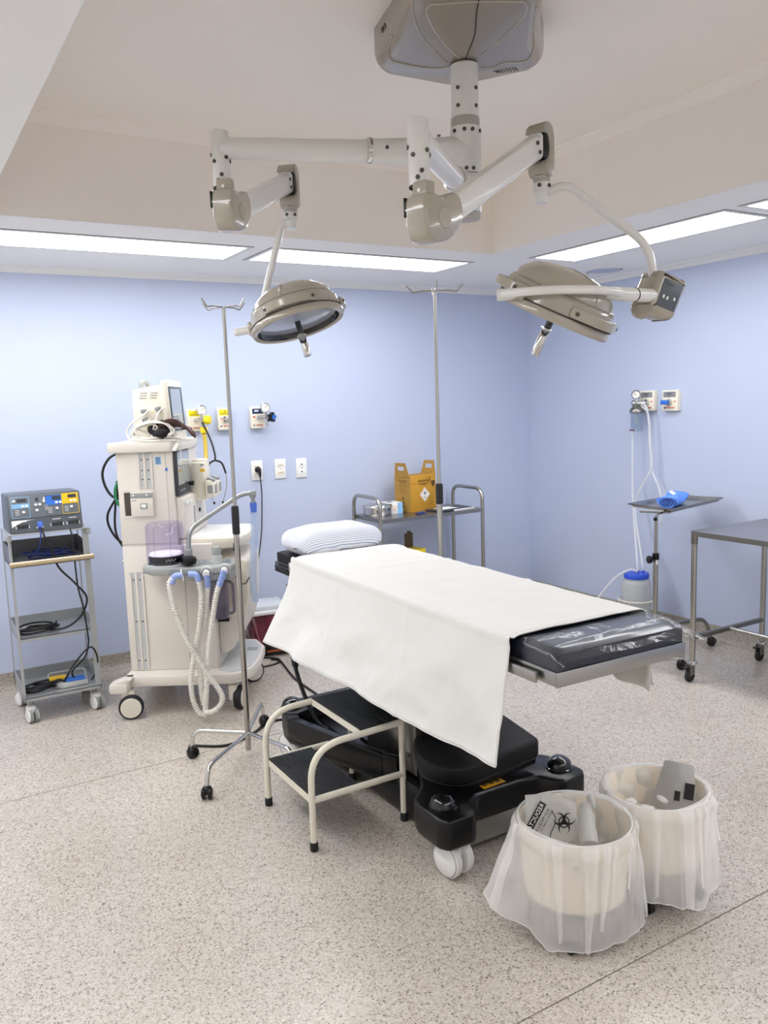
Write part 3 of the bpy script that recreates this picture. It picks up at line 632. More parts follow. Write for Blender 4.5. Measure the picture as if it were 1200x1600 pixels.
# table top, foot section (direction slightly turned)
TY = R_(-1.3)
def tp(x, y, z): return Vector((1.688 + x * math.cos(TY) - y * math.sin(TY), 1.556 + x * math.sin(TY) + y * math.cos(TY), z))
rT = Matrix.Rotation(TY, 3, 'Z')
def tbox(x0, x1, y0, y1, z0, z1, bev=0): return MB().box(tp((x0 + x1) / 2, (y0 + y1) / 2, (z0 + z1) / 2), (x1 - x0, y1 - y0, z1 - z0), bev, rT)
W = .245
build(tbox(-W, W, 0, .004, .84, .881, .0015), 'foot_rail', 'steel_sheet', t)
build(tbox(-W, -W + .004, .004, 1.62, .842, .881, .0015), 'side_rail', 'steel_sheet', t); build(tbox(W - .004, W, .004, 1.62, .842, .881, .0015), 'side_rail', 'steel_sheet', t)
build(tbox(-W - .022, -W - .012, .06, 1.55, .842, .872, .0015), 'accessory_rail', 'steel_sheet', t); build(tbox(W + .012, W + .022, .06, 1.55, .842, .872, .0015), 'accessory_rail', 'steel_sheet', t)
for y in (.09, .5, 1.0, 1.5):
    for sx in (-1, 1): build(MB().cyl(tp(sx * (W - .002), y, .857), tp(sx * (W + .013), y, .857), .008, n=10), 'rail_spacer', 'steel_d', t)
build(tbox(-W + .004, W - .004, .004, 1.62, .855, .868), 'table_plate', 'steel_d', t)
build(tbox(-.17, .17, .55, 1.25, .78, .855, .01), 'lift_head', 'steel_d', t)
def pad(x0, x1, y0, y1, z0, z1, name, m, edge=.0):
    n, k = 22, 40
    def f(u, v):
        x, y = x0 + (x1 - x0) * u, y0 + (y1 - y0) * v
        d = min(u * (x1 - x0), (1 - u) * (x1 - x0), v * (y1 - y0), (1 - v) * (y1 - y0)); h = z1 - .010 * math.exp(-d / .012) + .0015 * noise.noise((x * 9, y * 9, 3))
        return tp(x, y, h)
    b = MB().grid(f, n, k)
    per = [(i, 0) for i in range(n)] + [(n - 1, j) for j in range(1, k)] + [(i, k - 1) for i in range(n - 2, -1, -1)] + [(0, j) for j in range(k - 2, 0, -1)]
    o = len(b.v); idx = [j * n + i for i, j in per]
    for q in idx: p = b.v[q]; b.v.append(Vector((p.x, p.y, z0)))
    L = len(idx)
    for i in range(L): b.f.append((idx[i], idx[(i + 1) % L], o + (i + 1) % L, o + i))
    b.f.append(tuple(range(o, o + L)))
    return build(b, name, m, t, ang=55)
pad(-W + .006, W - .008, .006, .62, .868, .937, 'foot_pad', 'navy_vinyl'); pad(-W + .006, W - .008, .63, 1.62, .868, .937, 'seat_pad', 'navy_vinyl')
build(tbox(-.215, .225, 1.645, 2.0, .85, .872, .004), 'head_plate', 'steel_d', t); pad(-.205, .215, 1.645, 1.99, .872, .925, 'head_pad', 'soft_black')
build(tbox(-.245, -.215, 1.70, 1.93, .84, .872, .004), 'head_rail', 'black', t)
# clamp at the head joint
b = MB().tube(fil([tp(-.255, 1.66, .84), tp(-.262, 1.69, .90), tp(-.25, 1.73, .905), tp(-.235, 1.76, .87)], .03), .012, 12); build(b, 'joint_bracket', 'chrome', t)
b = MB().tube(fil([tp(.255, 1.66, .84), tp(.262, 1.69, .895), tp(.25, 1.73, .90), tp(.235, 1.76, .87)], .03), .012, 12); build(b, 'joint_bracket', 'chrome', t)
build(MB().tube([tp(.10, .16, .80), tp(.30, .10, .792), tp(.345, .088, .79), tp(.35, .095, .795)], .004, 8), 'hook_rod', 'steel_d', t)
# coiled hand-control lead down to the base
b = MB(); P = sm([(1.50, 3.36, .80), (1.50, 3.36, .62), (1.49, 3.33, .47), (1.495, 3.29, .36), (1.53, 3.22, .20), (1.57, 3.18, .155)], 10)
b.tube(P, .0095, 10); build(b, 'coiled_lead', 'cable', t)
b = MB(); N = 240; Q = []
for i in range(N):
    u = i / (N - 1); k = u * 24; j = int(k); p = P[min(j, len(P) - 1)].lerp(P[min(j + 1, len(P) - 1)], k - j); a = i * .9; Q.append(p + Vector((.0125 * math.cos(a), .0125 * math.sin(a), 0)))
b.tube(Q, .0038, 6); build(b, 'lead_coil', 'cable', t)
# ---- white sheet draped across the table
def sheet_fn(u, v):
    """u: 0 near hem .. 1 far hem, v: 0 foot .. 1 head (along the table)"""
    y = .165 + v * 1.50
    top = .946 + .0025 * noise.noise((v * 7, u * 3, 1)); drop = .408 - .028 * v - .042 * math.exp(-v / .12) ; far = .25 - .04 * v
    L = drop + 2 * W + far; s = u * L
    e = .022
    fold = (.009 * math.sin(v * 17 + 1.2 + u * 6) + .006 * math.sin(v * 33 + u * 9) + .02 * noise.noise((v * 5, u * 2, 7)))
    crease = .0035 * (math.exp(-((v - .36) / .007) ** 2) + math.exp(-((v - .70) / .007) ** 2))
    if s < drop:
        d = (drop - s); k = d / drop                       # k=1 at the hem
        bulge = .028 + .115 * k ** 1.2 * (.22 + .78 * v ** 1.6) + fold * k ** .8 + .024 * min(1, d / .08) * noise.noise((v * 6 + s * 5, s * 5 - v * 5, 11)) + .003 * min(1, d / .06) * noise.noise((v * 22 + s * 14, s * 10 - v * 12, 5)) + crease * .8
        if d < e: a = d / e * PI / 2; return tp(-W - .02 - .006 * math.sin(a) - bulge * k, y, top - .016 * (1 - math.cos(a)))
        yy = y + .05 * k * (v - .45) * (1 if v > .5 else .3) - .035 * k * (1 - v) * 0
        return tp(-W - .02 - bulge * k ** .7 + .0, yy, top - .012 - (d - e * .5) * (.985 - .05 * v))
    s2 = s - drop
    if s2 < 2 * W:
        q = s2 / (2 * W); x = -W - .012 + q * (2 * W + .024)
        sag = .010 * math.exp(-min(s2, 2 * W - s2) / .014)
        wr = .0035 * noise.noise((v * 16, q * 5, 2)) * (1 - .3 * q) + .005 * max(0, .35 - q) * math.sin(v * 24 + q * 8)
        return tp(x, y, top - sag + wr + crease + (.006 if v > .93 else 0) * math.sin((v - .93) / .07 * PI))
    d = s2 - 2 * W; k = d / far
    return tp(W + .016 + .03 * k + .5 * fold * k, y, top - .012 - d * .97)
NU, NV = 130, 300
g = MB().grid(sheet_fn, NU, NV)
sh = solo(g, 'bed_sheet', 'sheet', 'white cotton sheet draped over the operating table, hanging low on the near side', 'sheet', (1.69, 2.4, .94), ang=180)
md = sh.modifiers.new('thickness', 'SOLIDIFY'); md.thickness = .003; md.offset = 1
for v in (.0, .012): build(MB().tube([sheet_fn(i / 90, v) + Vector((0, 0, .003)) for i in range(62)], .0022 if v == 0 else .0012, 6), 'hem', 'hem', sh)
ROOT[sh.name] = Matrix.Translation((1.69, 2.4, .94))
for u in (.0, .014): build(MB().tube([sheet_fn(u, i / 120) - Vector((.002, 0, 0)) for i in range(121)], .0022 if u == 0 else .0012, 6), 'hem', 'hem', sh)
# clear plastic cover on the foot pad
def drape(u, v):
    x = -W - .012 + u * (2 * W + .03); y = -.02 + v * .185; z = .9395
    z += (.003 * (1 + noise.noise((x * 14, y * 9, 4))) + .006 * max(0, noise.noise((x * 5, y * 11, 9)))) * min(1, (1 - v) * 6)
    d = (-W + .012) - x
    if u < .05: z -= .085 * (1 - u / .05); x = -W - .004
    if y < .03 + .05 * u: z -= (.03 + .05 * u - y) * (1.2 * (u < .6) * 0 + .32 + .25 * (1 - u)); y = y + .0
    if u > .72: y -= .075 * ((u - .72) / .28) * (1 - v) ** 2
    if u > .95: z -= .05 * (u - .95) / .05
    return tp(x, y, z)
solo(MB().grid(drape, 60, 46), 'plastic_cover', 'drape', 'clear wrinkled plastic film over the navy foot pad of the table', 'plastic cover', (1.69, 1.7, .94), ang=180)
# loose cloth tail hanging on the far side below the foot end
def tail(u, v):
    y = .145 + .23 * u + .015 * v * (1 - u); return tp(W + .028 + .012 * math.sin(u * 9) * v, y, .842 - .165 * v * (1 - .1 * u))
tl = solo(MB().grid(tail, 24, 16), 'hanging_cloth', 'sheet_side', 'pale hanging cloth corner below the far side of the table foot end', 'cloth', (1.96, 1.75, .8), ang=180, solid=.003)
# ---- pillow
def superp(u, v):
    a = u * 2 * PI; b2 = (v - .5) * PI; ce, se = math.cos(b2), math.sin(b2)
    def pw(x, n): return math.copysign(abs(x) ** n, x)
    x = .222 * pw(math.cos(a), .45) * pw(ce, .42); y = .145 * pw(math.sin(a), .5) * pw(ce, .42); z = .066 * pw(se, .62)
    r = max(abs(x) / .222, abs(y) / .145); z *= 1 - .55 * r ** 6
    z += .005 * noise.noise((x * 14, y * 14, z * 10)); x += .006 * noise.noise((x * 12, y * 20, 5)); z += .014 * max(0, -x - .15) * 4 * (z > 0)
    return Vector((x, y, z))
pl = MB().grid(superp, 72, 40, cu=True)
pm = Matrix.Translation(tp(-.008, 1.80, .982)) @ Matrix.Rotation(TY + R_(2), 4, 'Z') @ Matrix.Rotation(R_(-1.5), 4, 'X'); 
po = thing('pillow', 'plump pillow in a blue and white striped case on the head of the operating table', 'pillow', tuple(pm.to_translation()), TY + R_(2))
build(pl, 'pillowcase', 'stripes', po, local=True, ang=180)
build(MB().tube([Vector((.219 * math.copysign(abs(math.cos(a)) ** .55, math.cos(a)), .144 * math.copysign(abs(math.sin(a)) ** .6, math.sin(a)), -.002)) for a in [2 * PI * i / 60 for i in range(60)]], .003, 6, closed=True), 'piping', 'stripes', po, local=True)
build(MB().box((-.235, -.10, -.006), (.014, .02, .004), .001), 'care_tag', 'maroon', po, local=True)

# ------------------------------------------------------------------ two-step stool
t = thing('step_stool', 'cream two-step stool with black ribbed treads beside the operating table', 'step stool', (1.38, 2.755, 0))
x0, x1, y0, y1 = 1.186, 1.572, 2.552, 2.965
r = .0125
for y in (y0, y1):
    build(MB().tube(fil([(x0, y, .03), (x0, y, .385), (x1 + .002, y, .395)], .13, 10), r, 14), 'side_tube', 'cream', t)
    build(MB().tube([(x1, y, .03), (x1, y, .395)], r, 14), 'rear_leg', 'cream', t)
    build(MB().tube([(x0, y, .19), (x1, y, .19)], r * .95, 12), 'lower_bar', 'cream', t)
    for x in (x0, x1): build(MB().lathe([(.0, 0), (.0145, 0), (.0155, .004), (.0150, .032), (.0125, .034)], (x, y, 0), n=16), 'rubber_foot', 'rubber', t)
def tread(xa, xb, z, nm):
    fr = MB(); fr.bb(xa, xb, y0 + .008, y0 + .014, z - .022, z - .002); fr.bb(xa, xb, y1 - .014, y1 - .008, z - .022, z - .002); fr.bb(xa, xa + .006, y0 + .008, y1 - .008, z - .026, z - .001); fr.bb(xb - .006, xb, y0 + .008, y1 - .008, z - .026, z - .001)
    st = build(fr, nm, 'cream', t, flat=True)
    b = MB(); b.bb(xa + .003, xb - .003, y0 + .002, y1 - .002, z - .004, z + .001); n = 17
    for i in range(n):
        x = xa + .008 + (xb - xa - .016) * i / (n - 1); b.bb(x - .0032, x + .0032, y0 + .003, y1 - .003, z + .001, z + .0038)
    build(b, 'tread', 'tread', st, label='black ribbed rubber tread', flat=True)
tread(x0 + .002, 1.385, .196, 'lower_step'); tread(1.392, x1 + .008, .404, 'upper_step')

# ------------------------------------------------------------------ drip stands
def caster_ball(p, ang, par, r=.024):
    c = Matrix.Translation(V3(p)) @ Matrix.Rotation(R_(ang), 4, 'Z')
    k = build(MB().ball(c @ Vector((0, -.004, r + .012)), r * .95, (1, 1, .9), 14), 'caster', 'black', par)
    for s in (-1, 1): build(MB().lathe([(0, s * .006), (r * .93, s * .006), (r, s * .009), (r, s * .018), (r * .8, s * .022), (0, s * .023)], c @ Vector((0, -.008, r)), c.to_3x3() @ Vector((1, 0, 0)), 20), 'wheel', 'black', k)
def drip_stand(px, py, ztop, zg0, zg1, feet, hookrot, label):
    t = thing('drip_stand', label, 'drip stand', (px, py, 0), 0, 'stainless drip stands')
    build(MB().cyl((px, py, .03), (px, py, zg0 + .02), .0128, n=18), 'lower_pole', 'steel', t)
    build(MB().cyl((px, py, zg0 + .03), (px, py, ztop), .0082, n=16), 'upper_pole', 'steel', t)
    build(MB().lathe([(.0125, zg0), (.0165, zg0 + .003), (.017, zg1 - .02), (.0155, zg1 - .003), (.009, zg1)], (px, py, 0), n=20), 'grip', 'rubber', t, label='black height-setting grip')
    for i in range(4):
        a = hookrot + i * PI / 2; d = Vector((math.cos(a), math.sin(a), 0)); c = Vector((px, py, ztop))
        build(MB().tube(fil([c - Vector((0, 0, .01)), c + Vector((0, 0, .002)) + d * .008, c + d * .07 + Vector((0, 0, .002)), c + d * .095 + Vector((0, 0, -.006)), c + d * .125 + Vector((0, 0, .028))], .012, 4), .0032, 8), 'hook', 'steel', t)
    for (fx, fy, ca_) in feet:
        d = Vector((fx - px, fy - py, 0)); L = d.length; d.normalize(); c = Vector((px, py, 0))
        build(MB().tube(fil([c + d * .008 + Vector((0, 0, .112)), c + d * (L - .02) + Vector((0, 0, .128)), c + d * L + Vector((0, 0, .05))], .06, 8), .0095, 12), 'leg', 'chrome', t)
        caster_ball((fx, fy, 0), ca_, t)
    return t
drip_stand(1.298, 3.458, 2.024, 1.036, 1.165, ((1.075, 3.60, 20), (1.0, 3.168, -30), (1.372, 3.12, 60), (1.50, 3.76, 10)), R_(24), 'tall stainless drip stand between the white machine and the step stool')
drip_stand(2.135, 3.075, 2.075, 1.13, 1.225, ((2.19, 3.34, 0), (2.40, 3.10, 10), (2.28, 2.83, 40), (2.15, 2.78, 90)), R_(-30), 'tall stainless drip stand behind the operating table, in front of the carton')

# ------------------------------------------------------------------ two bagged bins
def bag_bin(cx, cy, R, H, name_label, bag_label, seed, hem, slot):
    t = thing('waste_bin', name_label, 'waste bin', (cx, cy, 0), 0, 'round bins at the foot of the table')
    build(MB().lathe([(0, .045), (R * .80, .045), (R * .82, .05), (R * .9, .14)], (cx, cy, 0), n=40), 'bin_base', 'bin_band', t)
    build(MB().lathe([(R * .9, .14), (R * .985, H - .012), (R * 1.0, H - .006), (R * .985, H), (R * .96, H - .005), (R * .78, .055), (0, .055)], (cx, cy, 0), n=40), 'bucket', 'bin', t)
    for k in range(4):
        a = slot + k * PI / 2; p = Vector((cx + R * (.84 if cx > 1.8 else .74) * math.cos(a), cy + R * (.84 if cx > 1.8 else .74) * math.sin(a), 0))
        kk = build(MB().cyl(p + Vector((0, 0, .03)), p + Vector((0, 0, .048)), .01, n=10), 'caster', 'black', t)
        build(MB().cyl(p + Vector((-.012, 0, .0185)), p + Vector((.012, 0, .0185)), .0185, n=18, bev=.003), 'wheel', 'black', kk)
    def hempt(a):
        dx, dy = math.cos(a), math.sin(a); n = len(hem); best = None
        for i in range(n):
            p, q = hem[i], hem[(i + 1) % n]; ex, ey = q[0] - p[0], q[1] - p[1]; den = dx * ey - dy * ex
            if abs(den) < 1e-9: continue
            px, py = p[0] - cx, p[1] - cy; tt = (px * ey - py * ex) / den; uu = (px * dy - py * dx) / den
            if tt > 0 and -1e-6 <= uu <= 1 + 1e-6: best = Vector((cx + dx * tt, cy + dy * tt, p[2] + (q[2] - p[2]) * uu))
        return best
    def skirt(u, v):
        a = 2 * PI * u; h = hempt(a); q = Vector((cx + (R + .004) * math.cos(a), cy + (R + .004) * math.sin(a), H + .004)); o = Vector((math.cos(a), math.sin(a), 0))
        p = q.lerp(h, v)
        pl_ = sum(w_ * math.exp(-((((a - R_(c_) + PI) % (2 * PI)) - PI) / R_(3.2)) ** 2) for c_, w_ in ((232 + seed * 3, .013), (246, .012), (258, .009), (300, .008), (200, .010), (330, .009), (160, .01)))
        n_ = .012 * noise.noise((math.cos(a) * 3.5, math.sin(a) * 3.5, seed + v * 1.5)) + .005 * noise.noise((math.cos(a) * 9, math.sin(a) * 9, seed + v * 4))
        p = p + o * (.007 * math.sin(min(1, v * 6) * PI) + pl_ * min(1, v * 7) * (1 - .4 * v) + n_ * min(1, v * 3))
        rb_ = R * (.83 + .17 * max(0, p.z - .05) / (H - .05)) + .006; e_ = math.hypot(p.x - cx, p.y - cy)
        return Vector((cx + o.x * max(e_, rb_), cy + o.y * max(e_, rb_), p.z))
    bg = thing('bin_bag', bag_label, 'bin bag', (cx, cy, H), 0, 'milky bags over the bins')
    build(MB().grid(skirt, 200, 36, cu=True), 'bag_skirt', 'bag', bg, ang=180)
    build(MB().tube([skirt(i / 200, 1) for i in range(200)], .0016, 5, closed=True), 'bag_hem', 'bag_in', bg)
    for c_, w_, v1 in ((206, 5, .92), (236, 7, 1), (251, 4, .8), (262, 3, .62), (285, 5, .5), (318, 6, .95), (150, 6, 1), (340, 4, .7)):
        c_ += seed * 4; vs_ = lambda u, v, c_=c_, w_=w_, v1=v1: skirt((R_(c_ + (u - .5) * 2 * w_ * (1 - .55 * v)) % (2 * PI)) / (2 * PI), v * v1) + Vector((math.cos(R_(c_)), math.sin(R_(c_)), 0)) * (.003 + .006 * math.sin(u * PI))
        build(MB().grid(vs_, 9, 26), 'bag_fold', 'bag', bg, ang=180)
    def inner(u, v):
        a = 2 * PI * u; f = noise.noise((math.cos(a) * 3, math.sin(a) * 3, seed + v * 3)) * .014 * min(1, v * 5) + .006 * math.sin(a * 11 + v * 4) * min(1, v * 4)
        rr = (R - .004 - .02 * v) * (1 if v < .75 else max(.02, 1 - ((v - .75) / .25) ** 1.3)) + f
        z = H + .004 - v * .15 + (.02 * noise.noise((u * 22, v * 9, seed)) if v > .6 else 0) + .012 * math.sin(a * 2 + seed) * max(0, 1 - v * 4)
        return Vector((cx + rr * math.cos(a), cy + rr * math.sin(a), z))
    build(MB().grid(inner, 120, 30, cu=True), 'bag_lining', 'bag_in', bg, ang=180)
    build(MB().tube([(cx + (R + .001) * math.cos(a), cy + (R + .001) * math.sin(a), H + .004 + .0005 * math.sin(a * 9)) for a in [2 * PI * i / 80 for i in range(80)]], .0028, 6, closed=True), 'bag_rim', 'bag', bg)
    return bg
def ang_bump(a, c, w): d = (a - R_(c) + PI) % (2 * PI) - PI; return math.exp(-(d / R_(w)) ** 2)
bg1 = bag_bin(1.648, 1.712, .166, .352, 'round white bin under the nearer milky plastic bag', 'milky plastic bag with black printing, over the bin nearest the camera', 1.3,
    [(1.425, 1.869, .11), (1.419, 1.824, .09), (1.476, 1.729, .06), (1.500, 1.647, .012), (1.553, 1.615, .02), (1.623, 1.568, .02), (1.699, 1.560, .025), (1.815, 1.58, .03), (1.828, 1.66, .08), (1.835, 1.76, .10), (1.77, 1.87, .10), (1.64, 1.91, .10), (1.50, 1.91, .12)], R_(222))
bg2 = bag_bin(2.0, 1.712, .161, .352, 'round white bin under the farther milky plastic bag', 'milky plastic bag over the farther bin, with a grey folded flap inside', 4.1,
    [(1.832, 1.62, .07), (1.882, 1.566, .066), (1.972, 1.512, .05), (1.99, 1.51, .05), (2.10, 1.545, .08), (2.18, 1.62, .1), (2.19, 1.75, .1), (2.12, 1.87, .1), (2.0, 1.90, .1), (1.88, 1.86, .12), (1.838, 1.76, .1), (1.834, 1.68, .08)], R_(214))
# printed flap folded into the nearer bag
fo = Vector((1.612, 1.783, .325)); fxd = Vector((.88, -.47, -.02)).normalized(); fyd = Vector((.14, .20, .97)); fyd = (fyd - fxd * fyd.dot(fxd)).normalized(); fz = fxd.cross(fyd)
def flap(u, v):
    x = (u - .5) * .155 + .006; y = (v - .5) * .16; z = .012 * math.cos(u * PI) ** 2 + .006 * noise.noise((u * 4, v * 4, 2)); lim = 1 - .35 * max(0, u - .55) / .45
    return fo + fxd * x + fyd * (y * lim - .0 * u) - fz * -z
fp = build(MB().grid(flap, 24, 20), 'printed_flap', 'bag_grey', bg1, label='bag fold with black biohazard print', ang=180)
ro = R_(58); tx = fxd * math.cos(ro) + fyd * math.sin(ro); ty = -fxd * math.sin(ro) + fyd * math.cos(ro)
def fpt(x, y): return fo + fxd * x + fyd * y + fz * .0165
build(quad(fpt(-.045, .012), tx, ty, .105, .022, .0006), 'print_band', 'print', fp)
text('REDUCTAL', .019, fpt(-.045, .012) + fz * .001, tx, ty, 'print_w', fp, mirror=True)
text('KLO METALS P', .0115, fpt(-.022, .005) + fz * .0005, tx, ty, 'print', fp, mirror=True)
text('RADIO DURO M', .0095, fpt(-.009, .004) + fz * .0005, tx, ty, 'print', fp, mirror=True)
def bio(o, x, y, s, m, par, name='biohazard_mark'):
    x = V3(x).normalized(); y = V3(y); y = (y - x * y.dot(x)).normalized(); z = x.cross(y); o = V3(o); b = MB()
    def ring(cx_, cy_, R0, R1, a0, a1, n=18):
        vs = []
        for i in range(n + 1):
            a = a0 + (a1 - a0) * i / n
            for rr in (R0(i / n) if callable(R0) else R0, R1): vs.append(o + x * s * (cx_ + rr * math.cos(a)) + y * s * (cy_ + rr * math.sin(a)) + z * .0003)
        b.add(vs, [(2 * i, 2 * i + 1, 2 * i + 3, 2 * i + 2) for i in range(n)])
    for k in range(3):
        a = PI / 2 + k * 2 * PI / 3; cx_, cy_ = .42 * math.cos(a), .42 * math.sin(a)
        ring(cx_, cy_, lambda t: .42 - .17 * math.sin(PI * t) , .43, a + R_(32), a + R_(328))
    ring(0, 0, .33, .42, 0, 2 * PI, 30); ring(0, 0, .0, .1, 0, 2 * PI, 12)
    return build(b, name, m, par, flat=True)
bio(fpt(.043, -.002), tx, ty, .042, 'print', fp)
build(MB().tube([fpt(.008 + .010 * math.sin(i), .03 - i * .016) for i in range(6)], .0014, 5), 'print_line', 'print', fp)
for (a, c, w_, h_) in ((-.012, -.052, .04, .0015), (-.012, -.066, .04, .0015), (-.032, -.059, .0015, .014), (.008, -.059, .0015, .014)): build(quad(fpt(a, c), fxd, fyd, w_, h_, .0005), 'print_line', 'print', fp)
# rolled fold in the nearer bag and grey flap in the farther one
build(MB().tube(sm([(1.66, 1.66, .285), (1.69, 1.70, .315), (1.715, 1.73, .345), (1.73, 1.742, .36)], 5), [.028] * 5 + [.026] * 5 + [.02] * 5 + [.012], 14), 'rolled_fold', 'bag_grey', bg1)
build(MB().torus((1.742, 1.735, .368), .016, .007, (1, -.4, .2), 18, 8), 'knot', 'bag_grey', bg1)
b = MB(); fo2 = Vector((2.085, 1.70, .335)); X2 = Vector((.45, -.86, 0)).normalized(); Y2 = Vector((.38, .2, .75)).normalized(); Y2 = (Y2 - X2 * Y2.dot(X2)).normalized(); Z2 = X2.cross(Y2)
f2 = build(MB().grid(lambda u, v: fo2 + X2 * (u - .5) * (.15 - .06 * v) + Y2 * (v - .5) * .15 + Z2 * .02 * math.sin(u * PI), 16, 14), 'grey_flap', film('grey_film', '#b9b8b6', .1, .35), bg2, ang=180)
for a, c, w_, h_ in ((.045, -.01, .03, .05), (.01, -.03, .018, .03)): build(quad(fo2 + X2 * a + Y2 * c + Z2 * .022, X2, Y2, w_, h_, .0006), 'print_block', 'print', f2)
for (p, R0) in (((1.93, 1.68, .318), .016), ((2.02, 1.70, .31), .014), ((1.90, 1.72, .33), .012)): build(MB().torus(p, R0, .005, (random.random(), random.random(), .6), 18, 8), 'crumpled_fold', 'bag', bg2)

# ------------------------------------------------------------------ electrosurgery trolley (left)
t = thing('equipment_trolley', 'tall grey three-shelf trolley on white casters at the left of the photo', 'trolley', (.69, 4.7, 0))
XA, XB, YA, YB2 = .487, .875, 4.50, 4.86
def side(x, s):
    b = MB(); 
    b.prism([(YA, .115), (YA + .028, .115), (YA + .075, .99), (YA + .045, .99)], x - .002, x + .002, 'x')
    b.prism([(YB2 - .03, .115), (YB2, .115), (YB2 - .02, .99), (YB2 - .05, .99)], x - .002, x + .002, 'x')
    b.prism([(YA, .115), (YB2, .115), (YB2, .2), (YA + .02, .16)], x - .002, x + .002, 'x')
    sg = 1 if x == XA else -1; w_ = .010 if x == XA else .030
    o = build(b, 'side_frame', 'trolley', t, flat=True); th = math.atan2(.046, .875)
    build(MB().box((x + sg * w_ / 2, YA + .024, .553), (w_, .003, .878), 0, Matrix.Rotation(-th, 3, 'X')), 'front_flange', 'trolley', o, flat=True)
    return o
side(XA, 1); side(XB, -1)
def shelf(z, yf, lip, nm, m='trolley'):
    b = MB(); b.bb(XA + .002, XB - .002, yf, YB2 - .02, z - .003, z); b.bb(XA + .002, XB - .002, YB2 - .023, YB2 - .02, z, z + lip); b.bb(XA + .002, XB - .002, yf, yf + .003, z - .018, z)
    s_ = build(b, nm, m, t, flat=True)
    for x in (XA, XB):
        sg = 1 if x == XA else -1
        build(MB().prism([(yf, z - .018), (YB2 - .02, z - .018), (YB2 - .02, z + lip), (yf + .10, z + lip * .9), (yf, z + .012)], x + sg * .002, x + sg * .005, 'x'), 'shelf_bracket', m, s_, flat=True)
        for y in (yf + .03, YB2 - .06): build(MB().cyl((x + sg * .005, y, z + .025), (x + sg * .009, y, z + .025), .006, n=10), 'bolt', 'chrome', s_)
    return s_
shelf(.137, YA - .01, .06, 'bottom_shelf'); shelf(.447, YA + .02, .05, 'middle_shelf'); shelf(.835, YA + .03, .085, 'upper_tray', 'trolley_d')
build(MB().bb(XA - .004, XB + .004, YA + .02, YB2 - .03, .985, .992, .002), 'top_plate', 'trolley', t)
for x, sg in ((XA, -1), (XB, 1)):
    build(MB().bb(x - .012, x + .014, YA + .03, YA + .10, .955, .985, .004), 'corner_bracket', 'trolley', t)
build(MB().cyl((XA - .012, YA - .012, .842), (XB + .012, YA - .012, .842), .0145, n=20, bev=.002), 'handle', mat('brass_steel', '#c9b89a', .3, .9), t, label='pale metal front handle bar')
for x in (XA, XB): build(MB().bb(x - .002, x + .002, YA - .012, YA + .06, .828, .856), 'handle_bracket', 'trolley', t)
def twin_caster(p, ang, par, mw='white', r=.038):
    c = Matrix.Translation(V3(p)) @ Matrix.Rotation(R_(ang), 4, 'Z')
    k = build(MB().box(c @ Vector((0, -.004, .068)), (.042, .06, .04), .014, c.to_3x3()), 'caster', mw, par)
    build(MB().cyl(c @ Vector((0, .008, .08)), c @ Vector((0, .008, .118)), .015, n=16), 'stem', 'mach_g', k)
    for s in (-1, 1):
        build(MB().lathe([(0, s * .005), (r, s * .005), (r, s * .02), (r * .9, s * .021)], c @ Vector((0, -.014, r)), c.to_3x3() @ Vector((1, 0, 0)), 24), 'tyre', 'mach_g', k)
        build(MB().lathe([(r * .93, s * .0205), (r * .86, s * .025), (0, s * .027)], c @ Vector((0, -.014, r)), c.to_3x3() @ Vector((1, 0, 0)), 24), 'wheel_cap', mw, k)
for x, y, a in ((XA + .03, YA + .03, 12), (XB - .03, YA + .03, 18), (XA + .03, YB2 - .05, 200), (XB - .03, YB2 - .05, 160)): twin_caster((x, y, 0), a, t)
# generator
gx, gy, gz = .676, 4.535, .993
t = thing('electrosurgical_unit', 'grey electrosurgery box with blue and yellow panels on top of the left trolley', 'medical device', (gx, gy, gz))
tl_ = R_(9); fu = Vector((0, math.sin(tl_), math.cos(tl_))); fn = Vector((0, -math.cos(tl_), math.sin(tl_)))
hw, hh = .178, .197
fo = Vector((gx, gy, gz))
def dv(x, h, o=0): return fo + Vector((x, 0, 0)) + fu * h + fn * o
b = MB(); pr = [(gy, gz), (gy + fu.y * hh, gz + fu.z * hh), (gy + .27, gz + hh * .97), (gy + .29, gz)]
build(b.prism(pr, gx - hw, gx + hw, 'x', .008), 'housing', 'dev', t)
fr = build(MB().box(dv(0, hh / 2, .004), (hw * 2 - .012, hh - .014, .010), .003, orient((0, 0, 0), (1, 0, 0), fu).to_3x3()), 'front_panel', 'dev_front', t)
def pq(x, h, w_, hh_, m, nm, par=fr, o=.0095, th=.0012): return build(quad(dv(x, h, o), (1, 0, 0), fu, w_, hh_, th), nm, m, par)
build(MB().box(dv(0, .073, .0095), (hw * 2 - .02, .003, .002), 0, orient((0, 0, 0), (1, 0, 0), fu).to_3x3()), 'panel_seam', 'dev_d', fr)
build(quad(dv(0, .034, .0094), (1, 0, 0), fu, hw * 2 - .02, .066, .001), 'socket_panel', 'dev', fr)
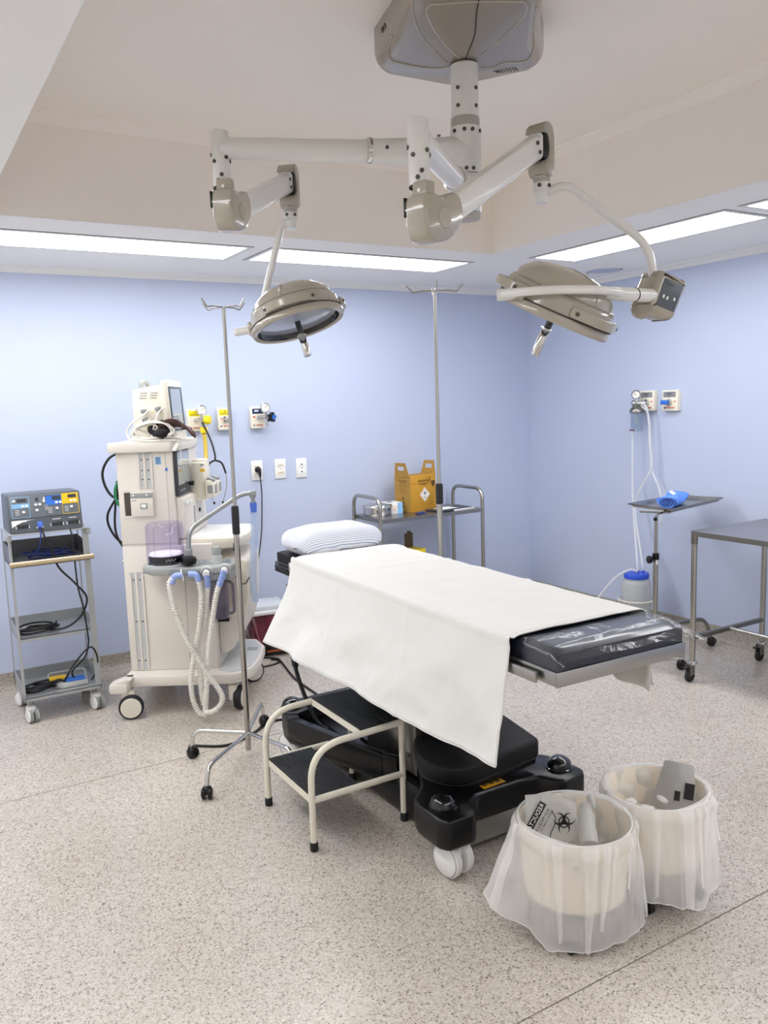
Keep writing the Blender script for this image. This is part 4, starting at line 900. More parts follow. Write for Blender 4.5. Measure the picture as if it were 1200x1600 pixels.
# light blue section
def outline(x, h, w_, hh_, m):
    e = .002
    for a, c, d, f in ((x, h + hh_ / 2, w_, e), (x, h - hh_ / 2, w_, e), (x - w_ / 2, h, e, hh_), (x + w_ / 2, h, e, hh_)): pq(a, c, d, f, m, 'panel_border', o=.0098)
outline(-.118, .130, .083, .104, 'sky'); pq(-.118, .138, .082, .022, 'blue_l', 'blue_field'); pq(-.112, .166, .046, .018, 'dev_d', 'display')
outline(.043, .130, .078, .104, 'dev'); pq(.043, .157, .078, .05, 'blue', 'blue_field'); pq(.056, .167, .042, .019, 'dev_d', 'display', o=.0105)
outline(.124, .134, .080, .105, 'yellow'); pq(.124, .16, .080, .054, 'yellow', 'yellow_field'); pq(.135, .171, .042, .018, 'dev_d', 'display', o=.0105)
for x, h in ((-.108, .137), (-.09, .137), (-.106, .107), (-.045, .14), (-.026, .14), (-.042, .112), (.056, .144), (.075, .144), (.056, .114), (.130, .147), (.148, .147), (.128, .116), (-.148, .166)): pq(x, h, .013, .011, 'white', 'button', o=.0112, th=.003)
pq(-.038, .167, .016, .016, 'dev_d', 'display')
build(MB().prism([(-.001, -.012), (-.014, -.012), (-.006, .014), (-.002, .014)], 0, .001, 'z', 0, orient(dv(.002, .163, .0098), (1, 0, 0), fu)), 'volume_wedge', 'print_w', fr)
for k in range(3): pq(.005, .132 - k * .01, .014, .003, 'print_w', 'print_line')
for x in (-.128, .03, .112):
    for k in range(4): pq(x - .008, .118 - k * .008, .02, .002, 'print_w', 'print_line')
sw_ = [(-.168, .065), (-.05, .065)] + [(-.05 - .118 * u, .065 - .034 * u ** 2.2) for u in (.2, .4, .6, .8, 1)]
build(MB().prism(sw_, 0, .001, 'z', 0, orient(dv(0, 0, .0098), (1, 0, 0), fu)), 'white_swoosh', 'print_w', fr)
for x, m_ in ((-.118, 'dev_d'), (.048, 'dev_d'), (.128, 'dev_d')):
    o = build(MB().box(dv(x, .035, .011), (.058, .022, .006), .005, orient((0, 0, 0), (1, 0, 0), fu).to_3x3()), 'socket', m_, fr)
    for q in (-.03, .03): pq(x + q, .03, .006, .014, 'print_w', 'print_line', par=o)
    for q in (-.016, 0, .016): build(MB().cyl(dv(x + q, .036, .013), dv(x + q, .036, .0155), .004, n=10), 'pin_hole', 'black', o)
    pq(x, .058, .04, .003, 'print_w', 'print_line')
bl = build(MB().box(dv(-.036, .036, .016), (.024, .03, .018), .003, orient((0, 0, 0), (1, 0, 0), fu).to_3x3()), 'blue_plug', 'conn2', fr)
for q in (-.014, .014): pq(-.036 + q, .022, .007, .007, 'print_w', 'print_line')
for x in (-.13, .13):
    for y in (.05, .22): build(MB().cyl((gx + x, gy + y, gz - .001), (gx + x, gy + y, gz + .004), .012, n=12), 'foot', 'rubber', t)
# cables hanging from the box
def cable(pts, r, m, label, name='cable', grp=None, k=8):
    P = sm(pts, k); c = P[0]
    o = solo(MB().tube(P, r, 8), name, m, label, 'cable', tuple(c), grp, ang=180); return o
def coil(c, rx, ry, n, h, jit, seed):
    rnd = random.Random(seed); P = []
    for i in range(n * 12 + 1):
        a = 2 * PI * i / 12; q = i / (n * 12); f = 1 + jit * math.sin(a * .37 + seed) + rnd.uniform(-.03, .03)
        P.append((c[0] + rx * f * math.cos(a) + jit * .06 * math.sin(a * .21 + seed), c[1] + ry * f * math.sin(a), c[2] + h * q + .006 * math.sin(a * 1.3)))
    return P
cable([(.635, 4.52, 1.02), (.636, 4.50, .975), (.625, 4.51, .91), (.628, 4.60, .86)] + coil((.68, 4.62, .847), .10, .055, 4, .035, .2, 2), .0038, 'cable_blue', 'dark blue cable coiled on the upper tray of the left trolley')
cable([(.645, 4.52, 1.01), (.655, 4.495, .96), (.68, 4.49, .90), (.71, 4.51, .80), (.78, 4.50, .71), (.835, 4.50, .62), (.80, 4.50, .53), (.73, 4.52, .475), (.66, 4.56, .462)] + coil((.60, 4.62, .456), .085, .055, 4, .03, .25, 5), .0055, 'cable', 'black cable coiled on the middle shelf of the left trolley')
cable([(.785, 4.53, .995), (.786, 4.493, .95), (.79, 4.495, .80), (.795, 4.494, .68), (.815, 4.496, .56), (.82, 4.485, .46), (.822, 4.483, .38), (.80, 4.50, .30), (.74, 4.55, .22), (.76, 4.58, .155)], .0045, 'cable', 'black cable hanging down the right side of the left trolley to the pedal')
cable([(.70, 4.56, .175), (.75, 4.52, .27), (.83, 4.50, .35), (.865, 4.505, .29), (.855, 4.52, .20), (.83, 4.53, .16)], .0045, 'cable', 'black cable looping over the right of the bottom shelf')
cable(coil((.585, 4.60, .143), .085, .05, 5, .03, .15, 9) + [(.62, 4.56, .18), (.67, 4.54, .19), (.70, 4.56, .17)], .005, 'cable', 'black cable coiled on the bottom shelf of the left trolley beside the pedal')
t = thing('foot_pedal', 'grey foot switch with a yellow and a blue pedal on the trolley bottom shelf', 'foot pedal', (.72, 4.60, .138), R_(-4))
build(MB().prism([(-.10, .01), (-.03, -.07), (.10, -.055), (.105, .06), (-.06, .07)], 0, .028, 'z', .006), 'housing', 'mach_lg', t, local=True)
build(MB().box((.035, -.022, .034), (.105, .055, .02), .009), 'blue_pedal', 'blue', t, local=True); build(MB().box((-.045, .03, .036), (.09, .05, .02), .009), 'yellow_pedal', 'yellow', t, local=True)
build(MB().tube(fil([(-.09, .07, .02), (-.09, .09, .05), (.1, .09, .05), (.1, .07, .02)], .02), .005, 8), 'carry_bar', 'mach_lg', t, local=True)

# ------------------------------------------------------------------ anaesthesia machine
AM = t = thing('anaesthesia_machine', 'tall off-white anaesthesia machine with violet bellows and corrugated hoses, left of the table', 'medical machine', (.985, 4.40, 0), R_(-31))
L = dict(local=True)
plan = [(.02, -.10), (.58, -.10), (.64, -.07), (.685, .02), (.70, .18), (.69, .40), (.62, .55), (.02, .60)]
base = build(MB().prism(plan, .155, .212, 'z', .01), 'base', 'mach', t, **L)
build(MB().prism([(.505, -.03), (.58, -.07), (.63, -.05), (.668, .02), (.682, .18), (.672, .38), (.62, .50), (.505, .55)], .211, .216, 'z', .002), 'step_plate', 'mach_lg', base, label='light grey footplate', **L)
build(MB().bb(.60, .66, .30, .36, .2155, .2185, .002), 'plate_mark', 'mach_g', base, **L)
for (xx, yy) in ((.055, -.105), (.055, .50)):
    build(MB().prism([(-.10 + .055, yy - .045), (.05, yy - .045), (.06, yy + .05), (-.045, yy + .05)], .135, .19, 'z', .01), 'base_foot', 'mach', base, **L)
build(MB().prism([(-.05, .148), (.035, .148), (.07, .205), (.07, .212), (.03, .212), (-.045, .186)], -.145, -.06, 'y', .006), 'caster_cover', 'mach', base, **L)
def big_wheel(x, y, ang, r=.064):
    c = Matrix.Translation((x, y, 0)) @ Matrix.Rotation(R_(ang), 4, 'Z')
    k = build(MB().box(c @ Vector((-.012, 0, .10)), (.07, .045, .09), .014, c.to_3x3()), 'caster', 'wheel_w', t, **L)
    ax = c.to_3x3() @ Vector((0, 1, 0))
    build(MB().lathe([(.03, -.022), (r * .84, -.022), (r * .97, -.018), (r, -.010), (r, .010), (r * .97, .018), (r * .84, .022)], c @ Vector((0, -.028, r)), ax, 36), 'tyre', 'rubber', k, **L)
    build(MB().lathe([(r * .83, -.0225), (r * .8, -.025), (0, -.026)], c @ Vector((0, -.028, r)), ax, 32), 'hubcap', 'wheel_w', k, **L)
    build(MB().lathe([(r * .83, .0225), (r * .8, .026), (0, .028)], c @ Vector((0, -.028, r)), ax, 32), 'hubcap', 'wheel_w', k, **L)
big_wheel(.055, -.11, 12); big_wheel(.585, -.03, 80); big_wheel(.06, .5, 5); big_wheel(.6, .42, 30)
cab = build(MB().bb(.03, .50, 0, .58, .212, .89, .006), 'lower_cabinet', 'mach', t, **L)
build(MB().bb(.348, .3505, -.0012, .01, .215, .885), 'cabinet_seam', 'mach_g', cab, **L); build(MB().bb(.03, .34, -.0012, .01, .8985, .9015), 'body_seam', 'mach_g', cab, **L)
# recessed rail, lower
def rail(x0, x1, z0, z1, par):
    build(MB().bb(x0, x1, -.0015, .002, z0, z1), 'rail_bed', 'mach_lg', par, **L)
    build(MB().bb(x0 + .002, x0 + .012, -.006, .0, z0, z1 - .01, .001), 'rail_lip', 'mach', par, **L); build(MB().bb(x1 - .012, x1 - .002, -.006, .0, z0, z1 - .01, .001), 'rail_lip', 'mach', par, **L)
    xm = (x0 + x1) / 2; build(MB().bb(xm - .008, xm + .004, -.005, 0, z0, z1, .001), 'rail_rib', 'mach', par, **L)
    for z in (z0 + .05, (z0 + z1) / 2, z1 - .04):
        for x in (xm - .017, xm + .016): build(MB().cyl((x, -.0015, z), (x, -.005, z), .004, n=8), 'screw', 'screw', par, **L)
rail(.056, .135, .22, .75, cab)
bod = build(MB().bb(.03, .325, 0, .56, .885, 1.385, .008), 'upper_body', 'mach', t, **L)
build(MB().bb(.288, .2895, -.001, .01, .90, 1.38), 'body_seam', 'mach_g', bod, **L)
rail(.140, .222, 1.19, 1.383, bod)
build(MB().bb(.235, .265, -.0012, 0, 1.315, 1.355), 'blue_sticker', 'sky', bod, **L)
for k in range(5): build(MB().bb(.238, .262, -.0018, 0, 1.32 + k * .007, 1.323 + k * .007), 'print_line', 'print_b', bod, **L)
build(MB().bb(.285, .296, -.0014, 0, 1.28, 1.297), 'blue_sticker', 'blue', bod, **L)
rf = MB(); rf.bb(.05, .225, -.003, .002, 1.04, 1.05); rf.bb(.05, .225, -.003, .002, 1.175, 1.185); rf.bb(.05, .06, -.003, .002, 1.05, 1.175); rf.bb(.215, .225, -.003, .002, 1.05, 1.175)
build(rf, 'module_frame', 'mach', bod, **L); build(MB().bb(.062, .215, -.0015, .002, 1.052, 1.173), 'module_bay', 'screw', bod, **L)
md_ = build(MB().bb(.098, .216, -.022, 0, 1.048, 1.175, .004), 'gas_module', 'mach', bod, **L)
build(MB().bb(.100, .214, -.0232, -.02, 1.145, 1.172, .001), 'module_strip', 'mach_g', md_, **L)
for x in (.115, .185): build(MB().cyl((x, -.023, 1.16), (x, -.0245, 1.16), .005, n=10), 'print_dot', 'print_w', md_, **L)
build(MB().bb(.148, .185, -.026, -.02, 1.088, 1.118, .002), 'module_port', 'mach_g', md_, **L); build(MB().bb(.155, .178, -.028, -.02, 1.095, 1.112, .001), 'port_latch', 'white', md_, **L)
for x in (.11, .125): build(MB().cyl((x, -.022, 1.133), (x, -.0235, 1.133), .003, n=8), 'jack', 'black', md_, **L)
build(MB().prism([(.0, -.03), (.325, -.03), (.352, -.005), (.355, .28), (.33, .58), (.0, .58)], 1.382, 1.433, 'z', .006), 'top_shelf', 'mach', t, **L)
# touch screen on the front face
b = build(MB().box((.333, .15, 1.262), (.02, .275, .235), .005), 'screen_bezel', 'dev_d', t, **L)
build(MB().box((.3435, .15, 1.285), (.002, .25, .17)), 'screen_glass', 'screen_l', b, **L); build(MB().box((.3438, .15, 1.37), (.002, .25, .012)), 'status_bar', 'screen', b, **L)
for k in range(4): build(MB().box((.3445, .06 + k * .03, 1.17), (.003, .012, .012), .001), 'key', 'mach_g', b, **L)
build(MB().cyl((.343, .265, 1.19), (.368, .265, 1.19), .013, n=16, bev=.002), 'rotary_knob', 'black', b, **L)
fp_ = build(MB().prism([(.32, .92), (.37, .92), (.362, 1.13), (.32, 1.14)], .02, .54, 'y', .006), 'sloped_front', 'mach', t, **L)
for k in range(3): build(MB().box((.37, .07 + k * .05, 1.10), (.008, .034, .022), .003, Matrix.Rotation(R_(-2), 3, 'Y')), 'switch', 'white', fp_, **L)
build(MB().box((.372, .22, 1.02), (.004, .005, .10)), 'vent_slot', 'mach_g', fp_, **L); build(MB().box((.371, .36, 1.03), (.005, .02, .02)), 'port', 'black', fp_, **L)
# vaporisers
vp = build(MB().prism([(.345, .30), (.41, .30), (.425, .33), (.425, .42), (.41, .45), (.345, .45)], 1.085, 1.30, 'z', .012), 'vaporizer', 'mach2', t, label='cream vaporizer', **L)
build(MB().lathe([(.045, 1.295), (.043, 1.31), (.036, 1.316), (0, 1.317)], (.385, .375, 0), n=24), 'vaporizer_top', 'mach2', vp, **L)
build(MB().box((.41, .30, 1.255), (.028, .003, .014)), 'yellow_sticker', 'yellow', vp, **L); build(MB().box((.41, .30, 1.285), (.02, .003, .008)), 'grey_sticker', 'print_g', vp, **L)
for k, y in enumerate((.32, .44)):
    v2 = build(MB().prism([(.425, 1.10), (.475, 1.105), (.475, 1.175), (.455, 1.20), (.425, 1.20)], y - .045, y + .045, 'y', .008), 'flow_block', 'mach2', vp, **L)
    build(MB().box((.452, y - .0455, 1.15), (.028, .003, .045)), 'sight_glass', 'mach_g', v2, **L); build(MB().box((.452, y, 1.202), (.04, .06, .018), .004, Matrix.Rotation(R_(25), 3, 'Y')), 'latch', 'mach_g', v2, **L)
    build(MB().box((.4765, y, 1.15), (.003, .05, .05)), 'sight_glass', 'mach_g', v2, **L)
# worktop
wt = build(MB().prism([(.325, .03), (.56, .03), (.64, .07), (.665, .16), (.665, .45), (.62, .55), (.325, .56)], .855, .915, 'z', .012), 'worktop', 'mach2', t, **L)
build(MB().prism([(.36, .07), (.55, .07), (.615, .11), (.632, .18), (.632, .43), (.60, .51), (.36, .52)], .9145, .9165, 'z', 0), 'worktop_mat', 'white', wt, **L)
# right-hand absorber housing
build(MB().prism([(p.x, p.z) for p in fil([(.50, 0, .27), (.57, 0, .29), (.635, 0, .40), (.665, 0, .56), (.668, 0, .80), (.50, 0, .80)], .05, 4)], .06, .50, 'y', .008), 'absorber_housing', 'mach', t, **L)
build(MB().prism([(p.x, p.z) for p in fil([(.51, 0, .47), (.655, 0, .50), (.672, 0, .60), (.672, 0, .79), (.51, 0, .79)], .03, 4)], .05, .30, 'y', .006), 'absorber_cover', 'mach2', t, **L)
build(MB().bb(.49, .56, .045, .08, .455, .475, .004), 'latch_bar', 'black', t, **L)
# grey breathing-circuit plate swung towards the camera
pp_ = [(.155, -.06), (.175, -.15), (.235, -.215), (.33, -.225), (.36, -.205), (.56, -.215), (.625, -.19), (.64, -.12), (.60, .02), (.40, .04), (.20, .02)]
pl = build(MB().prism(pp_, .772, .806, 'z', .008), 'circuit_plate', 'mach_g', t, label='grey breathing-circuit plate', **L)
build(MB().prism([(x * .98 + .008, y * .96 - .004) for x, y in pp_], .7875, .7915, 'z', 0), 'plate_groove', 'screw', pl, **L)
build(MB().bb(.40, .63, -.20, -.02, .735, .775, .01), 'lower_block', 'mach_g', t, **L)
dm = build(MB().lathe([(.094, .808), (.094, 1.012), (.086, 1.025), (.06, 1.03), (0, 1.031)], (.288, -.11, 0), n=40), 'bellows_dome', 'dome', t, label='violet clear bellows dome', **L)
build(MB().lathe([(.099, .806), (.099, .816), (.093, .818)], (.288, -.11, 0), n=40), 'dome_flange', 'mach_lg', dm, **L)
for a in (200, 250, 300, 340): build(MB().cyl((.288 + .0935 * math.cos(R_(a)), -.11 + .0935 * math.sin(R_(a)), .82), (.288 + .0935 * math.cos(R_(a)), -.11 + .0935 * math.sin(R_(a)), 1.01), .0018, n=6), 'dome_rib', 'dome', dm, **L)
bw = build(MB().lathe([(.086, .828), (.088, .832), (.088, .858), (.086, .862)], (.288, -.11, 0), n=40), 'bellows', 'black', t, **L)
build(MB().lathe([(.087, .862), (.08, .872), (0, .874)], (.288, -.11, 0), n=40), 'bellows_disc', 'print_w', bw, **L)
for k in range(6): build(MB().box((.288 + .088 * math.cos(R_(285 + k * 6)), -.11 + .088 * math.sin(R_(285 + k * 6)), .845 if k % 2 else .84), (.004, .003, .006), 0, Matrix.Rotation(R_(15 + k * 6), 3, 'Z')), 'scale_mark', 'print_w', bw, **L)
build(MB().cyl((.405, -.11, .805), (.405, -.11, .885), .0195, n=20, bev=.003), 'arm_socket', 'mach_g', t, **L)
build(MB().lathe([(.02, .812), (.036, .82), (.04, .838), (.034, .852), (.02, .858), (0, .858)], (.418, -.165, 0), n=10), 'valve_knob', 'black', t, **L)
am = build(MB().tube(fil([(.405, -.11, .875), (.41, -.10, .985), (.66, .06, 1.14), (.715, .10, 1.142)], .07, 8), .0125, 14), 'bag_arm', mat('satin_grey_metal', '#a9abab', .35, .7), t, label='satin grey bent support arm', **L)
build(MB().box((.715, .10, 1.135), (.034, .034, .038), .006), 'arm_head', 'mach_g', am, **L)
build(MB().cyl((.715, .10, 1.118), (.715, .10, 1.085), .011, n=14), 'arm_outlet', 'mach_g', am, **L)
build(MB().lathe([(.017, 1.09), (.019, 1.085), (.018, 1.05), (.015, 1.035)], (.715, .10, 0), n=18), 'blue_connector', 'conn2', am, label='blue hose connector', **L)
build(MB().tube(sm([(.715, .10, 1.04), (.712, .10, .93), (.70, .11, .80), (.69, .12, .66), (.692, .14, .54)], 6), .018, 14), 'reservoir_tube', 'tube_bl', am, **L)
vd = build(MB().lathe([(.026, .80), (.026, .845), (.022, .85)], (.545, -.10, 0), n=22), 'valve_base', 'mach_lg', t, **L); build(MB().lathe([(.024, .85), (.024, .885), (.02, .892), (0, .893)], (.545, -.10, 0), n=22), 'relief_valve', 'mach_g', vd, **L)
build(MB().lathe([(.034, .806), (.034, .815), (.0, .816)], (.545, -.10, 0), n=24), 'valve_flange', 'mach_lg', vd, **L)
for x, y in ((.475, -.12), (.60, -.13)):
    build(MB().lathe([(.022, .806), (.022, .822), (.014, .83), (0, .831)], (x, y, 0), n=18), 'check_valve', 'glass', t, **L)
build(MB().cyl((.635, -.06, .86), (.635, -.06, .90), .012, .008, n=12), 'sensor_plug', 'black', t, **L)
for z in (.86, .78): build(MB().cyl((.655, -.10, z), (.655, -.10, z - .05), .006, n=10), 'sensor_plug', 'black', t, **L)
build(MB().tube(sm([(.64, -.12, .74), (.655, -.13, .705), (.69, -.13, .70), (.71, -.12, .73)], 5), .003, 6), 'sensor_lead', 'cable', t, **L)
for x, z in ((.515, .79), (.605, .80)):
    pt = build(MB().lathe([(.028, 0), (.031, .006), (.031, .014), (.024, .018)], (x, -.205, z), (0, -.9, -.4), 24), 'hose_port', 'mach_lg', t, **L)
    build(MB().lathe([(.018, .01), (.018, .034), (.013, .036), (0, .036)], (x, -.205, z), (0, -.9, -.4), 20), 'port_nozzle', 'white', pt, **L)
# corrugated hoses (a, z) in a plane in front of the cabinet
def hose(pts, b0, label=None):
    P = sm([(a, (b0 if len(q) == 0 else q[0]), z) for a, z, *q in pts], 60); out = [P[0]]; step = .003
    for p in P[1:]:
        while (p - out[-1]).length >= step: out.append(out[-1] + (p - out[-1]).normalized() * step)
    rr = [.0124 + (.0026 if (i % 4) in (1, 2) else -.0026) for i in range(len(out))]
    return build(MB().tube(out, rr, 12), 'corrugated_hose', 'hose', t, local=True, ang=60)
hose([(.352, .765), (.333, .735), (.34, .66), (.36, .57), (.42, .406), (.50, .26), (.556, .165), (.558, .115, -.25), (.52, .075, -.26), (.47, .062, -.255)], -.25)
hose([(.468, .758), (.478, .715), (.481, .64), (.462, .505), (.438, .405), (.405, .24), (.406, .13), (.432, .06), (.462, .042), (.474, .07)], -.225)
hose([(.514, .725), (.508, .68), (.487, .56), (.462, .42), (.448, .28), (.446, .16), (.455, .08)], -.20)
hose([(.582, .735), (.556, .655), (.521, .48), (.494, .30), (.478, .15), (.468, .06)], -.235)
def elbow(pts, r=.0155): return build(MB().tube(fil(pts, .02, 5), r, 14), 'blue_elbow', 'conn', t, label='pale blue hose connector', **L)
elbow([(.398, -.24, .775), (.355, -.245, .775), (.345, -.25, .735)]); elbow([(.425, -.225, .778), (.466, -.225, .774), (.474, -.225, .74)])
elbow([(.515, -.225, .775), (.516, -.215, .75), (.512, -.20, .705)]); elbow([(.605, -.235, .79), (.597, -.235, .765), (.577, -.235, .715)])
build(MB().tube([(.385, -.21, .80), (.395, -.245, .79), (.405, -.25, .75)], .003, 6), 'tie_strap', 'white', t, **L)
# smoky collecting jug with handle
jg = build(MB().lathe([(.048, .50), (.05, .505), (.05, .72), (.045, .73)], (.53, -.03, 0), n=28), 'absorber_canister', 'jug', t, label='smoky clear absorber canister', **L)
build(MB().tube(fil([(.565, -.06, .70), (.615, -.075, .70), (.615, -.075, .53), (.565, -.06, .53)], .025, 5), .008, 10), 'canister_handle', mat('smoky_handle', '#6d6976', .3), jg, **L)
build(MB().lathe([(.046, .503), (.046, .55), (0, .551)], (.53, -.03, 0), n=24), 'canister_fill', mat('violet_grey', '#5d5a6b', .6), jg, **L)
build(MB().cyl((.0, .12, .80), (.03, .12, .80), .012, n=12), 'side_latch', 'chrome', t, **L)
build(MB().cyl((.014, .05, .80), (.03, .05, .80), .013, n=12), 'side_latch', 'chrome', t, **L)
# gas hoses on the back of the machine
for pts, r, m_ in (([(.03, .3, 1.36), (-.02, .3, 1.37), (-.10, .3, 1.34), (-.145, .3, 1.26), (-.13, .3, 1.17), (-.08, .3, 1.115), (.03, .3, 1.11)], .007, 'cable'),
                   ([(.03, .32, 1.16), (-.03, .31, 1.17), (-.075, .3, 1.12), (-.135, .3, 1.02), (-.12, .3, .93), (-.06, .3, .86), (.03, .3, .86)], .0065, 'cable'),
                   ([(.03, .34, 1.18), (-.06, .3, 1.16), (-.09, .3, 1.05), (-.095, .3, .92), (-.05, .3, .83), (.03, .3, .82)], .0065, 'cable'),
                   ([(.03, .28, 1.24), (-.04, .28, 1.22), (-.075, .28, 1.16), (-.06, .28, 1.08), (.03, .28, 1.05)], .009, 'green')):
    build(MB().tube(sm(pts, 7), r, 10), 'gas_hose', m_, t, **L)
build(MB().box((-.075, .32, 1.17), (.014, .012, .08), .004), 'plug_block', 'black', t, **L)
# ---- patient monitor on the lid
RM = ROOT[AM.name]
def mw(a, b_, z): return tuple(RM @ Vector((a, b_, z)))
t = thing('patient_monitor', 'cream patient monitor seen edge-on on top of the white machine', 'monitor', mw(.205, .22, 1.434), R_(-31))
mb_ = build(MB().prism([(-.095, .0), (.08, .0), (.075, .295), (-.09, .27)], -.14, .14, 'y', .012), 'body', 'mach2', t, local=True)
build(MB().prism([(.075, -.005), (.115, -.005), (.097, .318), (.062, .312)], -.16, .16, 'y', .012), 'front_bezel', 'mach2', t, local=True)
th = math.atan2(-.018, .318); rq = Matrix.Rotation(th, 3, 'Y')
build(MB().box((.1075, 0, .165), (.004, .27, .235), .001, rq), 'screen_surround', 'dev', t, local=True); build(MB().box((.1093, -.015, .165), (.003, .21, .21), 0, rq), 'screen', 'screen_l', t, local=True)
build(MB().tube(fil([(-.06, -.06, .27), (-.06, -.06, .312), (-.06, .06, .312), (-.06, .06, .27)], .02), .012, 10), 'handle', 'mach_g', t, local=True)
build(MB().box((-.005, -.141, .12), (.11, .004, .13), .002), 'socket_panel', 'mach2', mb_, local=True)
for x, z in ((-.03, .16), (.045, .17), (-.025, .115)): build(MB().cyl((x, -.141, z), (x, -.175, z - .005), .0125, n=14, bev=.002), 'cable_plug', 'mach_g', mb_, local=True)
for k in range(3):
    for x in (-.035, .02): build(MB().box((x + k * .004, -.1405, .225 + k * .013), (.038, .002, .004)), 'vent_slot', 'mach_g', mb_, local=True)
for x, z, m_ in ((.01, .15, 'yellow'), (.015, .10, 'yellow'), (-.02, .075, 'yellow')): build(MB().cyl((x, -.143, z), (x, -.145, z), .005, n=3), 'warning_mark', m_, mb_, local=True)
# leads coiled on the lid
def wl(name, m, label, pts, r, k=8):
    P = [RM @ V3(p) for p in sm(pts, k)]; return solo(MB().tube(P, r, 8), name, m, label, 'cable', tuple(P[0]), 'white monitor leads', ang=180)
wl('monitor_lead', 'cable_w', 'thick white lead looping from the monitor socket to the lid of the white machine', [(.21, .045, 1.595), (.17, .02, 1.56), (.13, .0, 1.53), (.10, 0, 1.49), (.12, -.02, 1.45), (.20, -.02, 1.44), (.30, -.01, 1.443), (.36, .03, 1.442), (.33, .10, 1.443), (.22, .04, 1.47), (.15, .0, 1.50), (.17, -.01, 1.455), (.27, -.02, 1.455), (.35, -.0, 1.46)] + [(.235 + (.105 + .01 * math.sin(i * 1.3)) * math.cos(i * PI / 4), -.005 - .012 * math.sin(i * .9), 1.488 + (.042 + .008 * math.cos(i * .7)) * math.sin(i * PI / 4)) for i in range(0, 26)], .005)
wl('monitor_lead', 'cable_w', 'white lead hanging in a loop in front of the monitor sockets', [(.285, .045, 1.605), (.262, .03, 1.58), (.24, .0, 1.51), (.225, -.015, 1.455), (.15, -.02, 1.448), (.13, -.01, 1.47), (.16, .0, 1.505), (.24, .0, 1.52), (.27, -.005, 1.48), (.25, -.02, 1.448)], .0045)
wl('monitor_lead', 'cable_w', 'thin white sensor lead lying at the front of the lid', [(.215, .04, 1.55), (.14, .0, 1.50), (.12, -.01, 1.45), (.22, -.025, 1.437), (.32, -.02, 1.438), (.40, .0, 1.435), (.42, .05, 1.436), (.36, .06, 1.437)], .004)
t = thing('blood_pressure_cuff', 'brown and black pressure cuff lying on the leads in front of the monitor', 'pressure cuff', mw(.33, .03, 1.47))
def cuff(u, v):
    a = -.2 + u * 3.6; r = .045 + .02 * u; return RM @ Vector((.335 + r * math.cos(a) * 1.2 + .045 * v, .03 - .05 + .10 * v - .015 * math.sin(u * 5), 1.497 + r * math.sin(a) * .75 - .035 * v + .012 * math.sin(v * 5 + u * 4)))
build(MB().grid(cuff, 24, 14), 'cuff_cloth', 'brown_cuff', t, ang=180, solid=.006)
build(MB().ball(RM @ Vector((.29, .0, 1.475)), .04, (1.3, .8, .75), 16), 'cuff_roll', 'black_cuff', t)
build(MB().tube(sm([RM @ Vector(p) for p in ((.25, -.01, 1.47), (.22, .0, 1.50), (.27, .03, 1.53), (.30, .04, 1.52))], 5), .014, 10), 'cuff_hose', 'black_cuff', t)
t = thing('paper_tag', 'small white tag dangling over the right edge of the machine lid', 'tag', mw(.37, -.01, 1.40))
build(MB().box(RM @ Vector((.355, -.035, 1.405)), (.018, .002, .045), .001, Matrix.Rotation(R_(-31), 3, 'Z') @ Matrix.Rotation(R_(35), 3, 'Y')), 'tag_card', 'print_w', t)
build(MB().tube(sm([RM @ Vector(p) for p in ((.36, -.02, 1.437), (.366, -.03, 1.43), (.36, -.035, 1.42))], 4), .0015, 6), 'string', 'cable_w', t)
wl('monitor_lead', 'cable_w', 'thin white leads hanging down beside the machine screen', [(.35, .0, 1.437), (.372, -.02, 1.43), (.376, -.02, 1.36), (.372, -.015, 1.31)], .003)

# ------------------------------------------------------------------ wall plates
def plate(x, z, wd, ht, label, cat='wall outlet', m='ivory', d=.035, group='wall outlet plates'):
    t = thing('wall_outlet', label, cat, (x, YB, z), 0, group)
    build(MB().bb(x - wd / 2, x + wd / 2, YB - d, YB + .002, z - ht / 2, z + ht / 2, .005), 'box', m, t); return t
def fq(x, z, w_, h_, m, nm, par, d, th=.001): return build(quad((x, YB - d, z), (1, 0, 0), (0, 0, 1), w_, h_, th), nm, m, par)
def logo(x, z, par, d):
    fq(x - .03, z, .009, .010, 'print_b', 'logo_mark', par, d); fq(x + .008, z + .002, .05, .005, 'print_r', 'logo_line', par, d); fq(x + .008, z - .005, .04, .002, 'print_b', 'logo_line', par, d)
def gauge(x, y, z, r, par, n=(0, -1, 0), rimm='chrome', nrot=.6):
    n = V3(n).normalized(); c = V3((x, y, z)); g = build(MB().lathe([(0, -.02), (r * .9, -.02), (r, -.016), (r, .004), (r * .9, .006), (r * .86, .003)], c, n, 28), 'gauge', rimm, par)
    build(MB().lathe([(r * .87, .001), (0, .001)], c, n, 28), 'dial', 'print_w', g); sx = Vector((0, 0, 1)).cross(n).normalized(); 
    dr = (sx * math.cos(nrot) + Vector((0, 0, 1)) * math.sin(nrot)); build(MB().tube([c + n * .003 - dr * r * .2, c + n * .003 + dr * r * .65], .0012, 5), 'needle', 'print', g)
    for k in range(9): a = R_(225 - k * 33.75); q = sx * math.cos(a) + Vector((0, 0, 1)) * math.sin(a); build(MB().tube([c + n * .002 + q * r * .66, c + n * .002 + q * r * .8], .0008, 4), 'tick', 'print', g)
    return g
zc = 1.523
t = plate(1.70, zc, .098, .142, 'ivory gas outlet with yellow label and yellow regulator behind the machine')
fq(1.70, zc + .042, .082, .036, 'yellow_b', 'yellow_label', t, .0355); text('AR', .014, (1.70, YB - .0365, zc + .048), (1, 0, 0), (0, 0, 1), 'print', t); text('COMPRIMIDO', .011, (1.70, YB - .0365, zc + .034), (1, 0, 0), (0, 0, 1), 'print', t); logo(1.70, zc - .05, t, .0355)
